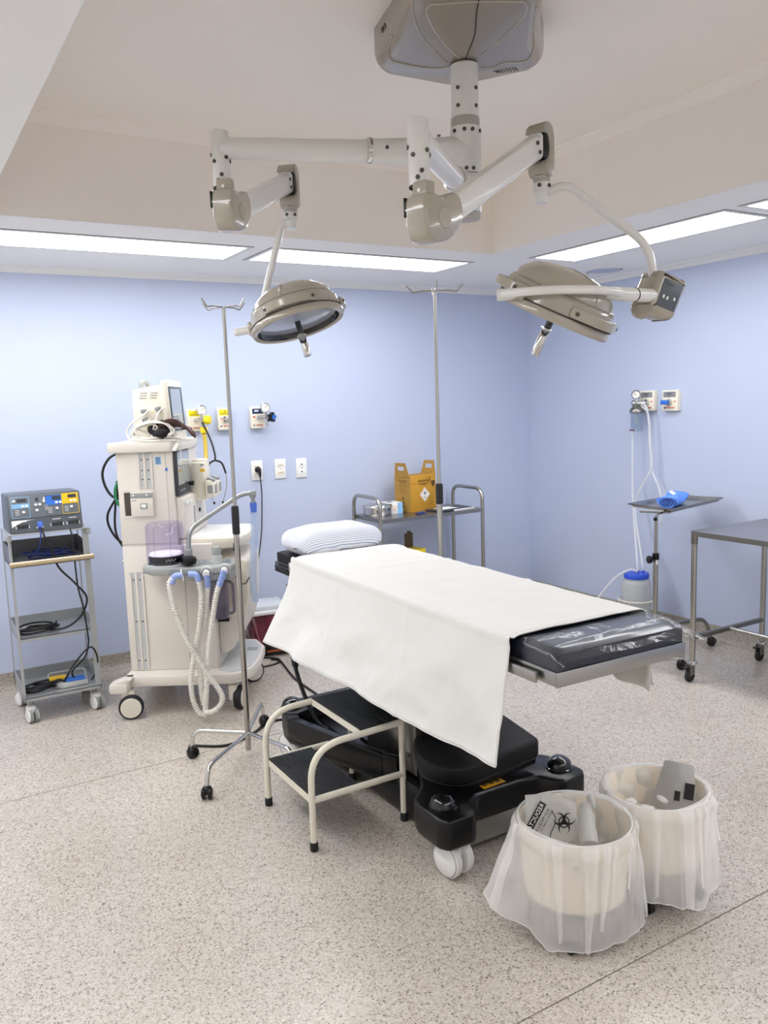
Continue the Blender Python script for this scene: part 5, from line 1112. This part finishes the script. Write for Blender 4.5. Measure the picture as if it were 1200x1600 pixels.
t2 = thing('gas_regulator', 'yellow compressed-air regulator with round gauge and yellow hose', 'regulator', (1.70, YB - .06, zc))
build(MB().cyl((1.70, YB - .035, zc), (1.715, YB - .10, zc + .005), .012, n=14), 'inlet', 'chrome', t2); gauge(1.722, YB - .10, zc + .062, .032, t2)
build(MB().cyl((1.715, YB - .10, zc - .005), (1.722, YB - .10, zc + .04), .009, n=12), 'gauge_stem', 'chrome', t2)
build(MB().lathe([(.010, 0), (.026, .004), (.03, .012), (.03, .03), (.024, .038), (0, .04)], (1.74, YB - .095, zc + .0), (.7, -.7, 0), 10), 'regulator_knob', 'yellow_b', t2)
build(MB().lathe([(.02, .02), (.024, .016), (.024, -.014), (.018, -.02)], (1.73, YB - .10, zc - .065), n=12), 'hose_nut', 'yellow_b', t2)
build(MB().tube([(1.72, YB - .10, zc), (1.728, YB - .10, zc - .05)], .010, 10), 'outlet', 'chrome', t2)
build(MB().tube(sm([(1.73, YB - .10, zc - .08), (1.732, YB - .105, zc - .16), (1.722, YB - .13, zc - .26), (1.70, YB - .2, zc - .36), (1.66, YB - .3, zc - .42)], 6), .0135, 12), 'yellow_hose', 'hose_y', t2)
t = plate(1.90, zc, .092, .142, 'ivory gas outlet with yellow label and bare valve, beside the drip stand pole')
fq(1.90, zc + .042, .078, .038, 'yellow_b', 'yellow_label', t, .0355); text('AR', .014, (1.90, YB - .0365, zc + .048), (1, 0, 0), (0, 0, 1), 'print', t); text('COMPRIMIDO', .0105, (1.90, YB - .0365, zc + .034), (1, 0, 0), (0, 0, 1), 'print', t); logo(1.90, zc - .046, t, .0355)
build(MB().lathe([(.021, 0), (.021, .012), (.014, .014), (.012, .022), (0, .022)], (1.90, YB - .035, zc - .002), (0, -1, 0), 20), 'outlet_valve', 'chrome', t)
for dx in (-.028, .028): fq(1.90 + dx, zc + .002, .012, .006, 'print_r', 'print_mark', t, .0355)
t = plate(2.128, zc, .098, .142, 'ivory gas outlet with dark blue label, gauge and star knob')
fq(2.128, zc + .042, .08, .034, 'print_b', 'blue_label', t, .0355); fq(2.118, zc + .045, .03, .010, 'print_w', 'label_text', t, .0362); logo(2.128, zc - .05, t, .0355); fq(2.10, zc + .005, .016, .010, 'print_r', 'print_mark', t, .0355)
t2 = thing('gas_regulator', 'regulator with white-faced gauge and blue centred star knob on the right gas outlet', 'regulator', (2.15, YB - .06, zc))
build(MB().cyl((2.125, YB - .035, zc), (2.165, YB - .09, zc + .002), .012, n=14), 'inlet', 'chrome', t2); gauge(2.155, YB - .10, zc + .064, .032, t2, nrot=.9)
build(MB().cyl((2.158, YB - .095, zc), (2.155, YB - .10, zc + .04), .009, n=12), 'gauge_stem', 'chrome', t2)
st = [(math.cos(2 * PI * i / 20) * (.034 if i % 4 < 2 else .025), math.sin(2 * PI * i / 20) * (.034 if i % 4 < 2 else .025)) for i in range(20)]
kx = (Vector((1, 0, 0)) * .87 + Vector((0, -1, 0)) * .3).normalized(); Mk = orient((2.19, YB - .10, zc), (.85, .5, 0), (0, 0, 1))
kn = build(MB().prism(st, -.006, .024, 'z', .004, Mk), 'star_knob', 'black', t2); build(MB().cyl(Mk @ Vector((0, 0, .02)), Mk @ Vector((0, 0, .0265)), .016, n=18), 'knob_cap', 'blue', kn)
build(MB().cyl((2.165, YB - .095, zc - .01), (2.17, YB - .095, zc - .06), .008, n=12), 'outlet', 'chrome', t2)
# mains sockets
def socket(x, z, label, kind):
    t = thing('wall_socket', label, 'wall socket', (x, YB, z), 0, 'white mains sockets')
    build(MB().bb(x - .041, x + .041, YB - .009, YB + .001, z - .066, z + .066, .004), 'plate', 'white', t)
    for s in (-1, 1):
        f = build(MB().bb(x - .026, x + .026, YB - .0105, YB - .008, z + s * .025 - .015, z + s * .025 + .015, .004), 'socket_face', 'ivory' if kind else 'white', t)
        for q in ((-.012, 0, .012) if kind == 1 else (0,)): build(MB().cyl((x + q, YB - .0103, z + s * .025), (x + q, YB - .0112, z + s * .025), .0032 if kind == 1 else .0055, n=10), 'hole', 'gap', f)
    build(MB().cyl((x, YB - .009, z), (x, YB - .0105, z), .004, n=8), 'screw', 'mach_g', t)
    return t
socket(2.113, 1.171, 'white wall socket with the black plug in it', 1); socket(2.283, 1.171, 'white double wall socket in the middle of the three', 1); socket(2.441, 1.166, 'white wall plate with two single dots, rightmost of the three', 0)
t = thing('power_lead', 'black plug in the left wall socket with its lead hanging down', 'power lead', (2.118, YB - .03, 1.15))
build(MB().lathe([(.018, -.012), (.021, -.006), (.02, .010), (.014, .018), (.012, .03), (0, .031)], (2.116, YB - .012, 1.176), (0, -1, 0), 18), 'plug', 'rubber', t)
build(MB().tube([(2.117, YB - .036, 1.178), (2.119, YB - .038, 1.155), (2.12, YB - .036, 1.125)], [.013, .010, .006], 12), 'strain_relief', 'rubber', t)
build(MB().tube(sm([(2.12, YB - .036, 1.13), (2.128, YB - .03, 1.02), (2.12, YB - .03, .86), (2.105, YB - .04, .74), (2.05, YB - .08, .55), (1.98, YB - .12, .4)], 8), .0042, 8), 'lead', 'cable', t)
# stethoscope hanging behind the machine
t = thing('stethoscope', 'black stethoscope hanging behind the screen of the white machine', 'stethoscope', (1.70, 4.92, 1.3))
build(MB().tube(sm([(1.72, YB - .10, zc - .01), (1.735, 4.98, 1.40), (1.74, 4.93, 1.31), (1.735, 4.92, 1.275)], 6), .006, 8), 'tube', 'cable', t)
for s in (-1, 1):
    build(MB().tube(sm([(1.735, 4.92, 1.275), (1.735 + s * .04, 4.915, 1.255), (1.735 + s * .062, 4.91, 1.19)], 6), .006, 8), 'yoke_branch', 'cable', t)
    build(MB().tube(sm([(1.735 + s * .062, 4.91, 1.19), (1.735 + s * .06, 4.905, 1.11), (1.735 + s * .03, 4.90, 1.02)], 6), .003, 8), 'ear_tube', 'chrome', t)
    build(MB().ball((1.735 + s * .028, 4.90, 1.012), .008), 'ear_tip', 'cable', t)

# ------------------------------------------------------------------ stainless trolley with supplies
t = thing('stainless_trolley', 'stainless steel two-shelf trolley with tubular end handles against the back wall', 'trolley', (3.2, 4.93, 0))
tx0, tx1, ty0, ty1, tz = 2.80, 3.665, 4.735, 5.10, .812
for x in (tx0, tx1):
    build(MB().tube(fil([(x, ty0, .09), (x, ty0, .955), (x, ty1, .955), (x, ty1, .09)], .085, 9), .0135, 14), 'end_frame', 'steel', t)
for z, nm in ((tz, 'top_shelf'), (.30, 'lower_shelf')):
    b = MB(); b.bb(tx0 + .012, tx1 - .012, ty0 - .008, ty1 + .005, z - .003, z); b.bb(tx0 + .012, tx1 - .012, ty0 - .011, ty0 - .008, z - .026, z + .0); b.bb(tx0 + .012, tx1 - .012, ty1 + .005, ty1 + .008, z - .026, z)
    sh_ = build(b, nm, 'steel_sheet', t, flat=True)
    for x in (tx0 + .008, tx1 - .008): build(MB().box((x, (ty0 + ty1) / 2, z - .012), (.008, ty1 - ty0, .026), .001), 'shelf_edge', 'steel_d', sh_)
for x in (tx0, tx1):
    for y in (ty0, ty1): twin_caster((x, y, 0), 30, t, 'mach_g', .036)
# steel basin
t = thing('kidney_tin', 'round stainless basin with lid at the left end of the stainless trolley', 'basin', (2.92, 4.97, tz))
build(MB().lathe([(0, 0), (.094, 0), (.098, .004), (.10, .012), (.10, .05), (.103, .052), (.103, .056)], (2.92, 4.97, tz), n=40), 'pan', 'chrome', t)
build(MB().lathe([(.104, .055), (.106, .058), (.104, .070), (.098, .076), (.03, .079), (0, .079)], (2.92, 4.97, tz), n=40), 'lid', 'chrome', t)
build(MB().tube(fil([(2.89, 4.97, tz + .078), (2.895, 4.97, tz + .094), (2.945, 4.97, tz + .094), (2.95, 4.97, tz + .078)], .008), .0035, 8), 'lid_handle', 'chrome', t)
# glove box
t = thing('glove_box', 'white, blue and peach glove carton between the basin and the big carton', 'carton', (3.03, 4.99, tz), R_(-6))
build(MB().bb(-.045, .075, -.06, .06, 0, .078, .001), 'carton', 'white', t, local=True)
build(MB().bb(.035, .0755, -.0606, .0606, .001, .077), 'blue_panel', 'sky', t, local=True)
for x, z, s, m_ in ((-.02, .045, .03, 'peach'), (.012, .03, .024, 'peach'), (.0, .06, .02, 'print_w'), (.026, .05, .018, 'peach'), (-.03, .02, .02, 'sky')): build(MB().ball((x, -.0604, z), s * .5, (1, .03, .8), 10), 'printed_shape', m_, t, local=True)
build(MB().lathe([(.022, .0786), (0, .0788)], (.0, 0, 0), n=16), 'opening', 'print', t, local=True)
# sharps carton with handles
t = thing('sharps_carton', 'ochre cardboard sharps carton with two handle flaps and biohazard diamond on the stainless trolley', 'carton', (3.155, 4.90, tz), R_(14))
cw, cd, chh = .27, .155, .255
build(MB().bb(0, cw, 0, cd, 0, chh, .0015), 'carton_body', 'card', t, local=True)
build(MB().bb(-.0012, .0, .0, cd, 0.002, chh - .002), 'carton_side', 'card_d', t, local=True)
for x, sg in ((-.004, -1), (cw + .004, 1)):
    z0, z1 = chh, chh + .098; b = MB(); y0_, y1_ = .045, cd - .045; za, zb = z0 + .042, z0 + .072
    def yo(z): return .006 + (z - z0) / (z1 - z0) * .024
    for poly in ([(yo(z0), z0 - .006), (cd - yo(z0), z0 - .006), (cd - yo(za), za), (yo(za), za)], [(yo(zb), zb), (cd - yo(zb), zb), (cd - yo(z1), z1), (yo(z1), z1)], [(yo(za), za), (y0_, za), (y0_, zb), (yo(zb), zb)], [(y1_, za), (cd - yo(za), za), (cd - yo(zb), zb), (y1_, zb)]): b.prism(poly, x - .002, x + .002, 'x')
    hd = build(b, 'handle_flap', 'card_d', t, local=True, flat=True)
    hd.rotation_euler = (0, R_(sg * 9), 0); hd.location = (x - (x * math.cos(R_(sg * 9)) + (z0) * math.sin(R_(sg * 9))), 0, z0 - (-x * math.sin(R_(sg * 9)) + z0 * math.cos(R_(sg * 9))))
build(MB().bb(.03, cw - .03, .04, cd - .04, chh, chh + .003), 'top_flap', 'card_d', t, local=True)
def cq(x, z, w_, h_, m_, nm='print_line'): return build(quad((x, -.0006, z), (1, 0, 0), (0, 0, 1), w_, h_, .0008), nm, m_, t, local=True)
text('descarpack', .03, (.145, -.0012, .218), (1, 0, 0), (0, 0, 1), 'brown_print', t, local=True)
for a, c, w_, h_ in ((.193, .24, .036, .0022), (.193, .204, .036, .0022), (.176, .222, .0022, .036), (.21, .222, .0022, .036)): cq(a, c, w_, h_, 'brown_print')
cq(.14, .195, .11, .004, 'brown_print'); cq(.14, .186, .06, .004, 'brown_print'); cq(.075, .20, .15, .0012, 'brown_print')
shd = build(MB().prism([(-.018, .02), (.018, .02), (.018, -.004), (0, -.03), (-.018, -.004)], 0, .0008, 'z', 0, orient((.238, -.0004, .19), (1, 0, 0), (0, 0, 1))), 'printed_shield', 'brown_print', t, local=True)
for s_, m_, o_ in ((.076, 'print_w', .0008), (.068, 'print_r', .0014), (.064, 'print_w', .002)): build(quad((.148, -o_, .115), (1, 0, 1), (-1, 0, 1), s_, s_, .0008), 'diamond', m_, t, local=True)
bm_ = MB(); bo = Vector((.148, -.003, .122)); 
def bio_local(o, s, par):
    keep = ROOT[par.name]; ob = bio(keep @ Vector(o), keep.to_3x3() @ Vector((1, 0, 0)), keep.to_3x3() @ Vector((0, 0, 1)), s, 'print', par); return ob
bio_local((.148, -.0032, .125), .022, t); cq(.148, .094, .03, .003, 'print'); build(quad((.148, -.003, .094), (1, 0, 0), (0, 0, 1), .03, .004, .0008), 'print_line', 'print', t, local=True)
for k in range(6): cq(.215, .045 + k * .011, .05, .0014, 'brown_print')
for k in range(9): build(quad((-.0016, .075, .225 - k * .0115), (0, -1, 0), (0, 0, 1), .09 - .02 * (k % 3), .0045 if k < 2 else .002, .0006), 'print_line', 'brown_print', t, local=True)
for k in range(3): build(quad((-.0016, .075, .095 - k * .027), (0, -1, 0), (0, 0, 1), .022, .014, .0006), 'printed_icon', 'brown_print', t, local=True)
# clipboard, paper, blue sachet
t = thing('clipboard', 'dark clipboard with white paper lying in front of the ochre carton', 'clipboard', (3.43, 4.85, tz), R_(8))
build(MB().bb(-.15, .17, -.09, .07, 0, .012, .003), 'board', 'dev_d', t, local=True); build(MB().bb(-.09, .06, -.05, .05, .012, .0135), 'paper', 'print_w', t, local=True)
build(MB().bb(-.02, .18, -.105, -.093, 0, .010, .002), 'pen', 'white', t, local=True)
t = thing('blue_sachet', 'small dark blue sachet on the stainless trolley left of the clipboard', 'sachet', (3.165, 4.79, tz), R_(10))
def sach(u, v): return Vector(((u - .5) * .09, (v - .5) * .04, .003 + .012 * math.sin(u * PI) * math.sin(v * PI) + .003 * math.sin(u * 14)))
build(MB().grid(sach, 18, 10), 'packet', mat('navy_packet', '#25306e', .4), t, local=True, ang=180, solid=.002); build(MB().box((.0, .0, .0165), (.03, .014, .001)), 'print_patch', 'sky', t, local=True)
# yellow sharps box below
t = thing('sharps_box', 'yellow sharps box with raised dark flap on the lower shelf of the stainless trolley', 'carton', (3.135, 4.93, .30), R_(10))
build(MB().bb(-.10, .11, -.07, .07, 0, .235, .002), 'box_body', 'yellow_b', t, local=True)
build(MB().bb(.0, .112, -.072, .072, .22, .245, .002), 'yellow_collar', 'yellow_b', t, local=True)
build(MB().prism([(.02, .235), (.10, .235), (.10, .35), (.08, .35), (.08, .365), (.045, .365), (.045, .35), (.02, .35)], .05, .054, 'y'), 'raised_flap', 'card_b', t, local=True, flat=True)
build(MB().bb(-.09, -.01, -.05, .05, .228, .252, .012), 'opening_rim', 'black', t, local=True)
for k in range(3): build(quad((.03, -.071, .12 + k * .03), (1, 0, 0), (0, 0, 1), .12, .010, .001), 'print_line', 'print', t, local=True)
# ------------------------------------------------------------------ maroon pedal bin behind the machine
t = thing('pedal_bin', 'black pedal bin with maroon liner and white lid behind the white machine', 'waste bin', (2.03, 4.90, 0), R_(-8))
build(MB().prism([(-.14, -.10), (.11, -.10), (.12, .10), (-.14, .10)], 0.003, .12, 'z', .02), 'bin_base', 'gloss_black', t, local=True)
build(MB().bb(-.05, .07, -.104, -.098, .03, .042), 'orange_bar', 'orange', t, local=True)
def lin_(u, v):
    a = 2 * PI * u; k = v; w_ = .145 - .02 * k + .012 * math.sin(a * 6 + k * 3) * (1 - k); d_ = .112 - .01 * k + .01 * math.sin(a * 5 + 2)
    def pw(x): return math.copysign(abs(x) ** .5, x)
    return Vector((pw(math.cos(a)) * w_ + (1 - k) * .012 - .03 * k, pw(math.sin(a)) * d_ + (.0 if k < .5 else .04 * (k - .5)) - .03 * (1 - k) ** 2, .10 + .175 * k))
build(MB().grid(lin_, 60, 16, cu=True), 'bin_liner', 'maroon', t, local=True, ang=180)
build(MB().bb(-.20, .11, -.10, .14, .272, .30, .01), 'lid_rim', 'white', t, local=True); build(MB().bb(-.19, .10, -.09, .13, .30, .335, .012), 'lid', 'tube_w', t, local=True)
# floor cables
cable([(1.83, 4.62, .006), (1.90, 4.62, .006), (1.97, 4.64, .006), (2.0, 4.70, .006), (1.95, 4.78, .006), (1.86, 4.80, .006)], .006, 'cable', 'black cable loop on the floor beside the maroon bin')
cable([(1.96, 4.73, .007), (1.99, 4.66, .007), (1.945, 4.42, .006), (1.92, 4.25, .006), (1.91, 3.98, .006), (1.88, 3.6, .006), (1.86, 3.35, .006)], .006, 'cable', 'black cable on the floor running under the head of the operating table')
cable([(1.10, 3.72, .006), (1.25, 3.62, .006), (1.41, 3.68, .006), (1.54, 3.77, .006), (1.66, 3.70, .006), (1.70, 3.42, .006)], .0065, 'cable', 'black cable on the floor behind the left drip stand')

# ------------------------------------------------------------------ suction outlets on the right wall
def rplate(y, z, label):
    t = thing('wall_outlet', label, 'wall outlet', (XR, y, z), 0, 'wall outlet plates')
    build(MB().bb(XR - .035, XR + .002, y - .063, y + .063, z - .068, z + .068, .005), 'box', 'ivory', t)
    def q(dy, dz, w_, h_, m_, nm, d=.0355): return build(quad((XR - d, y + dy, z + dz), (0, -1, 0), (0, 0, 1), w_, h_, .001), nm, m_, t)
    q(0, .04, .10, .036, 'print_g', 'grey_label'); text('VAC', .026, (XR - .0366, y, z + .043), (0, -1, 0), (0, 0, 1), 'print', t); q(0, .026, .02, .003, 'print', 'print_line', .0362)
    q(.038, -.048, .012, .013, 'print_b', 'logo_mark'); q(-.008, -.046, .07, .006, 'print_r', 'logo_line'); q(-.008, -.054, .06, .002, 'print_b', 'logo_line'); q(-.042, -.006, .018, .006, 'print_r', 'print_mark')
    build(MB().lathe([(.022, 0), (.022, .010), (.014, .012), (.012, .018), (0, .018)], (XR - .035, y, z - .012), (-1, 0, 0), 20), 'outlet_valve', 'chrome', t)
    return t
rplate(3.935, 1.549, 'ivory suction outlet lettered VAC with the regulator and jar hanging from it')
rp = rplate(3.742, 1.547, 'ivory suction outlet lettered VAC with a blue valve, at the right')
build(MB().cyl((XR - .05, 3.742, 1.535), (XR - .085, 3.775, 1.538), .015, n=16, bev=.003), 'blue_valve', 'blue', rp)
t = thing('suction_regulator', 'chrome suction regulator with black-rimmed gauge and clear jar on the right wall', 'regulator', (4.40, 3.98, 1.45))
rx, ry = 4.405, 3.965
build(MB().cyl((XR - .05, 3.935, 1.537), (rx, ry, 1.535), .013, n=14), 'inlet', 'chrome', t)
gauge(rx - .005, ry + .005, 1.592, .030, t, (-.75, -.65, 0), 'gloss_black', 2.4)
build(MB().cyl((rx, ry, 1.535), (rx, ry + .002, 1.572), .009, n=12), 'gauge_stem', 'chrome', t)
build(MB().lathe([(.006, 0), (.019, .004), (.021, .012), (.018, .024), (0, .026)], (rx - .005, ry + .01, 1.535), (-.8, .4, 0), 18), 'control_knob', 'chrome', t)
build(MB().lathe([(.012, 1.53), (.03, 1.51), (.045, 1.495), (.05, 1.485), (.05, 1.472), (.044, 1.468)], (rx, ry, 0), n=30), 'jar_lid', 'steel_d', t)
build(MB().lathe([(.042, 1.47), (.042, 1.352), (.038, 1.344), (0, 1.343)], (rx, ry, 0), n=30), 'jar', 'glass', t)
build(MB().lathe([(.040, 1.47), (.040, 1.354), (.036, 1.347), (0, 1.346)], (rx, ry, 0), n=30), 'jar_inner', 'glass', t)
build(MB().cyl((rx, ry, 1.47), (rx, ry, 1.40), .008, n=12), 'float_tube', 'tube_clear', t)
build(MB().box((rx - .035, ry + .012, 1.352), (.02, .03, .008), .002), 'brown_mark', 'maroon', t)
def sol_tube(pts, label, r=.0075, m='tube_w'):
    return solo(MB().tube(sm(pts, 8), r, 10), 'suction_tube', m, label, 'tube', tuple(pts[0]), 'milky suction tubes', ang=180)
sol_tube([(4.40, 4.0, 1.345), (4.40, 3.998, 1.27), (4.39, 3.985, .96), (4.35, 3.93, .72), (4.205, 3.765, .43)], 'straight milky tube from the suction jar down to the blue-lidded canister')
sol_tube([(4.425, 3.945, 1.53), (4.42, 3.90, 1.51), (4.42, 3.872, 1.40), (4.42, 3.866, 1.275), (4.42, 3.845, 1.15), (4.415, 3.855, 1.07), (4.41, 3.935, .945), (4.39, 3.96, .80), (4.236, 3.745, .43)], 'milky tube swinging left behind the blue pack tray')
sol_tube([(4.42, 3.94, 1.515), (4.425, 3.885, 1.46), (4.43, 3.868, 1.28), (4.43, 3.858, 1.10), (4.43, 3.79, .96), (4.43, 3.766, .84), (4.43, 3.77, .72)], 'milky tube swinging right behind the blue pack tray')
# canister in a white wire ring
kx_, ky_ = 4.22, 3.79
t = thing('suction_canister', 'milky suction canister with blue lid on a white wire ring trolley by the right wall', 'canister', (kx_, ky_, 0))
build(MB().lathe([(0, .10), (.085, .10), (.093, .108), (.095, .12), (.095, .34), (.088, .362), (.075, .372), (.073, .385)], (kx_, ky_, 0), n=40), 'jar', 'jar_milk', t)
build(MB().lathe([(.081, .378), (.082, .382), (.082, .405), (.078, .411), (.02, .414), (0, .414)], (kx_, ky_, 0), n=40), 'blue_lid', 'bluecap', t, label='bright blue screw lid')
for dx, dy in ((-.02, -.03), (.015, -.045)): build(MB().cyl((kx_ + dx, ky_ + dy, .41), (kx_ + dx, ky_ + dy, .433), .007, n=12), 'lid_nozzle', 'bluecap', t)
build(MB().torus((kx_, ky_, .232), .117, .0055, n=44, m=10), 'wire_ring', 'cream', t); build(MB().torus((kx_, ky_, .095), .117, .0055, n=44, m=10), 'wire_ring', 'cream', t)
for k in range(4): a = R_(k * 90 + 20); build(MB().cyl((kx_ + .117 * math.cos(a), ky_ + .117 * math.sin(a), .232), (kx_ + .117 * math.cos(a), ky_ + .117 * math.sin(a), .06), .005, n=10), 'wire_upright', 'cream', t)
build(MB().tube([(kx_ + .117 * math.cos(a), ky_ + .117 * math.sin(a), .095) for a in (R_(20), R_(200))], .005, 8), 'wire_cross', 'cream', t); build(MB().tube([(kx_ + .117 * math.cos(a), ky_ + .117 * math.sin(a), .0945) for a in (R_(110), R_(290))], .005, 8), 'wire_cross', 'cream', t)
build(MB().torus((kx_, ky_, .075), .155, .016, n=44, m=12), 'bumper_ring', 'rubber', t); build(MB().lathe([(.02, .062), (.145, .062), (.145, .07), (.02, .072)], (kx_, ky_, 0), n=36), 'ring_plate', 'cream', t)
for k in range(4): a = R_(k * 90 + 65); build(MB().cyl((kx_ + .12 * math.cos(a) - .011, ky_ + .12 * math.sin(a), .03), (kx_ + .12 * math.cos(a) + .011, ky_ + .12 * math.sin(a), .03), .03, n=18, bev=.004), 'wheel', 'rubber', t)
sol_tube([(kx_ - .02, ky_ - .03, .425), (kx_ - .05, ky_ + .01, .435), (kx_ - .11, ky_ + .08, .38), (kx_ - .17, ky_ + .19, .22), (kx_ - .20, ky_ + .26, .08), (kx_ - .2, ky_ + .31, .012)], 'milky tube arching from the canister lid down to the floor on the left', .0085)

# ------------------------------------------------------------------ instrument stand with blue pack
t = thing('instrument_stand', 'stainless tray stand on one adjustable post with curved feet near the right wall', 'instrument stand', (3.72, 3.2, 0))
sx_, sy_ = 3.725, 3.205
build(MB().cyl((sx_, sy_, .10), (sx_, sy_, .66), .0145, n=18), 'outer_post', 'steel', t); build(MB().cyl((sx_, sy_, .66), (sx_, sy_, .905), .0095, n=16), 'inner_post', 'steel', t)
build(MB().lathe([(.015, .65), (.019, .652), (.019, .685), (.011, .69)], (sx_, sy_, 0), n=16), 'collar', 'black', t)
build(MB().lathe([(.008, 0), (.02, .006), (.023, .014), (.023, .026), (.018, .03), (0, .03)], (sx_ - .018, sy_ + .008, .652), (-.85, .4, 0), 12), 'clamp_knob', 'black', t)
build(MB().box((sx_ - .003, sy_ - .008, .636), (.014, .014, .03), .002), 'white_clip', 'white', t)
tc_ = Vector((4.105, 3.32, .928)); q0 = (Vector((3.860, 3.515, 0)), Vector((3.84, 3.145, 0)), Vector((4.44, 3.345, 0)), Vector((4.40, 3.60, 0)))
# tray corners: rim above, floor below
TR = [Vector((3.822, 3.50, .938)), Vector((3.80, 3.155, .938)), Vector((4.425, 3.29, .938)), Vector((4.40, 3.60, .938))]
cen = sum(TR, Vector()) / 4; vs = []
for k_, dz in ((1, 0), (.955, .0), (.90, -.018)): vs += [cen + (p - cen) * k_ + Vector((0, 0, dz)) for p in TR]
fs = [(i * 4 + j, i * 4 + (j + 1) % 4, i * 4 + 4 + (j + 1) % 4, i * 4 + 4 + j) for i in range(2) for j in range(4)] + [(8, 9, 10, 11)]
tr = build(MB().add(vs, fs), 'tray', 'steel_sheet', t, solid=.003, flat=True)
build(MB().tube([p for p in TR], .0045, 8, closed=True), 'tray_rim', 'steel_d', t)
build(MB().tube(fil([(sx_, sy_, .895), (sx_ + .02, sy_ + .01, .912), (4.05, 3.30, .914), (4.33, 3.40, .914)], .02), .007, 10), 'tray_support', 'steel_d', t); build(MB().tube([(sx_ + .02, sy_ + .14, .914), (sx_ + .1, sy_ + .0, .914), (4.3, 3.35, .914)], .006, 10), 'tray_support', 'steel_d', t)
build(MB().lathe([(.006, 0), (.011, .004), (.011, .014), (0, .016)], (sx_ - .008, sy_ - .005, .888), (-.8, -.4, 0), 12), 'lock_knob', 'black', t)
for (fx, fy, pts) in ((4.36, 3.31, [(3.72, 3.44, .165), (4.34, 3.335, .175), (4.36, 3.31, .05)]), (3.84, 3.115, [(3.66, 3.15, .155), (3.815, 3.12, .165), (3.84, 3.115, .05)]), (3.80, 3.50, [(3.725, 3.205, .155), (3.79, 3.47, .165), (3.80, 3.50, .05)])):
    build(MB().tube(fil(pts, .07, 8), .0125, 12), 'foot_bar', 'steel_d', t); caster_ball((fx, fy, 0), 25, t, .026)
build(MB().tube([(sx_, sy_, .12), (3.72, 3.44, .165)], .012, 12), 'cross_bar', 'steel_d', t); build(MB().tube([(sx_, sy_, .12), (3.66, 3.15, .155)], .012, 12), 'cross_bar', 'steel_d', t)
t = thing('blue_pack', 'rolled blue sterile pack with a white label on the tray of the stand', 'sterile pack', (4.02, 3.33, .921))
pa = Vector((3.93, 3.30, .955)); pb_ = Vector((4.19, 3.44, .962)); ax_ = (pb_ - pa).normalized(); sx2, sy2 = frame(ax_)
def roll(u, v):
    a = 2 * PI * u; k = v; r = .046 + .006 * math.sin(a * 3 + k * 6) + .004 * noise.noise((k * 9, u * 6, 3)); w1 = math.cos(a) * r * 1.35; w2 = math.sin(a) * r * .72
    return pa + ax_ * ((pb_ - pa).length * k) + sx2 * w1 + sy2 * w2 + Vector((0, 0, .0))
gq = MB().grid(roll, 40, 24, cu=True); gq.f.append(tuple(range(40))); gq.f.append(tuple(range(23 * 40, 24 * 40))); build(gq, 'wrap', 'bluewrap', t, ang=50)
P = [];
for i in range(40): a = i * .42; r = .006 + .00082 * i; P.append(pa - ax_ * .003 + sx2 * math.cos(a) * r * 1.35 + sy2 * math.sin(a) * r * .72)
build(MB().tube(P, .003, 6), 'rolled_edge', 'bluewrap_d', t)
lm = pa.lerp(pb_, .45) + Vector((-.012, -.016, .040)); build(MB().box(lm, (.075, .04, .003), .001, orient((0, 0, 0), ax_, Vector((-.35, .55, .45))).to_3x3()), 'white_label', 'print_w', t)

# ------------------------------------------------------------------ stainless instrument table (right)
t = thing('instrument_table', 'long stainless table on black casters cut off by the right edge', 'table', (4.04, 2.2, 0))
ix0, ix1, iy0, iy1, iz = 3.715, 4.36, 1.45, 2.955, .85
build(MB().bb(ix0 - .004, ix1 + .004, iy0 - .004, iy1 + .004, iz - .004, iz, .001), 'table_top', 'steel_sheet', t)
b = MB(); b.bb(ix0, ix0 + .022, iy0, iy1, iz - .03, iz - .004); b.bb(ix1 - .022, ix1, iy0, iy1, iz - .03, iz - .004); b.bb(ix0, ix1, iy0, iy0 + .022, iz - .03, iz - .004); b.bb(ix0, ix1, iy1 - .022, iy1, iz - .03, iz - .004); build(b, 'apron', 'steel_d', t, flat=True)
for x in (ix0 + .012, ix1 - .012):
    for y in (iy0 + .012, iy1 - .012):
        build(MB().cyl((x, y, .115), (x, y, iz - .02), .0155, n=18), 'leg', 'steel', t); build(MB().lathe([(.0165, iz - .075), (.018, iz - .07), (.018, iz - .002), (.0, iz + .003)], (x, y, 0), n=18), 'leg_socket', 'steel_d', t)
        cs = build(MB().lathe([(.016, .118), (.027, .114), (.029, .106), (.027, .098), (0, .096)], (x, y, 0), n=20), 'caster', 'chrome', t)
        build(MB().box((x - .018, y - .016, .07), (.036, .006, .06), .002), 'fork', 'steel_d', cs); build(MB().box((x - .018, y + .016, .07), (.036, .006, .06), .002), 'fork', 'steel_d', cs)
        build(MB().lathe([(0, -.011), (.03, -.011), (.034, -.007), (.034, .007), (.03, .011), (0, .011)], (x - .02, y, .034), (0, 1, 0), 24), 'wheel', 'rubber', cs)
        build(MB().box((x - .05, y - .0, .083), (.035, .028, .012), .003, Matrix.Rotation(R_(12), 3, 'Y')), 'brake', 'black', cs)
hz = .25
for y in (iy0 + .012, iy1 - .012): build(MB().bb(ix0 + .02, ix1 - .02, y - .012, y + .012, hz - .012, hz + .012, .002), 'end_stretcher', 'steel_d', t)
build(MB().cyl(((ix0 + ix1) / 2, iy0 + .02, hz), ((ix0 + ix1) / 2, iy1 - .02, hz), .0125, n=14), 'long_stretcher', 'steel', t)
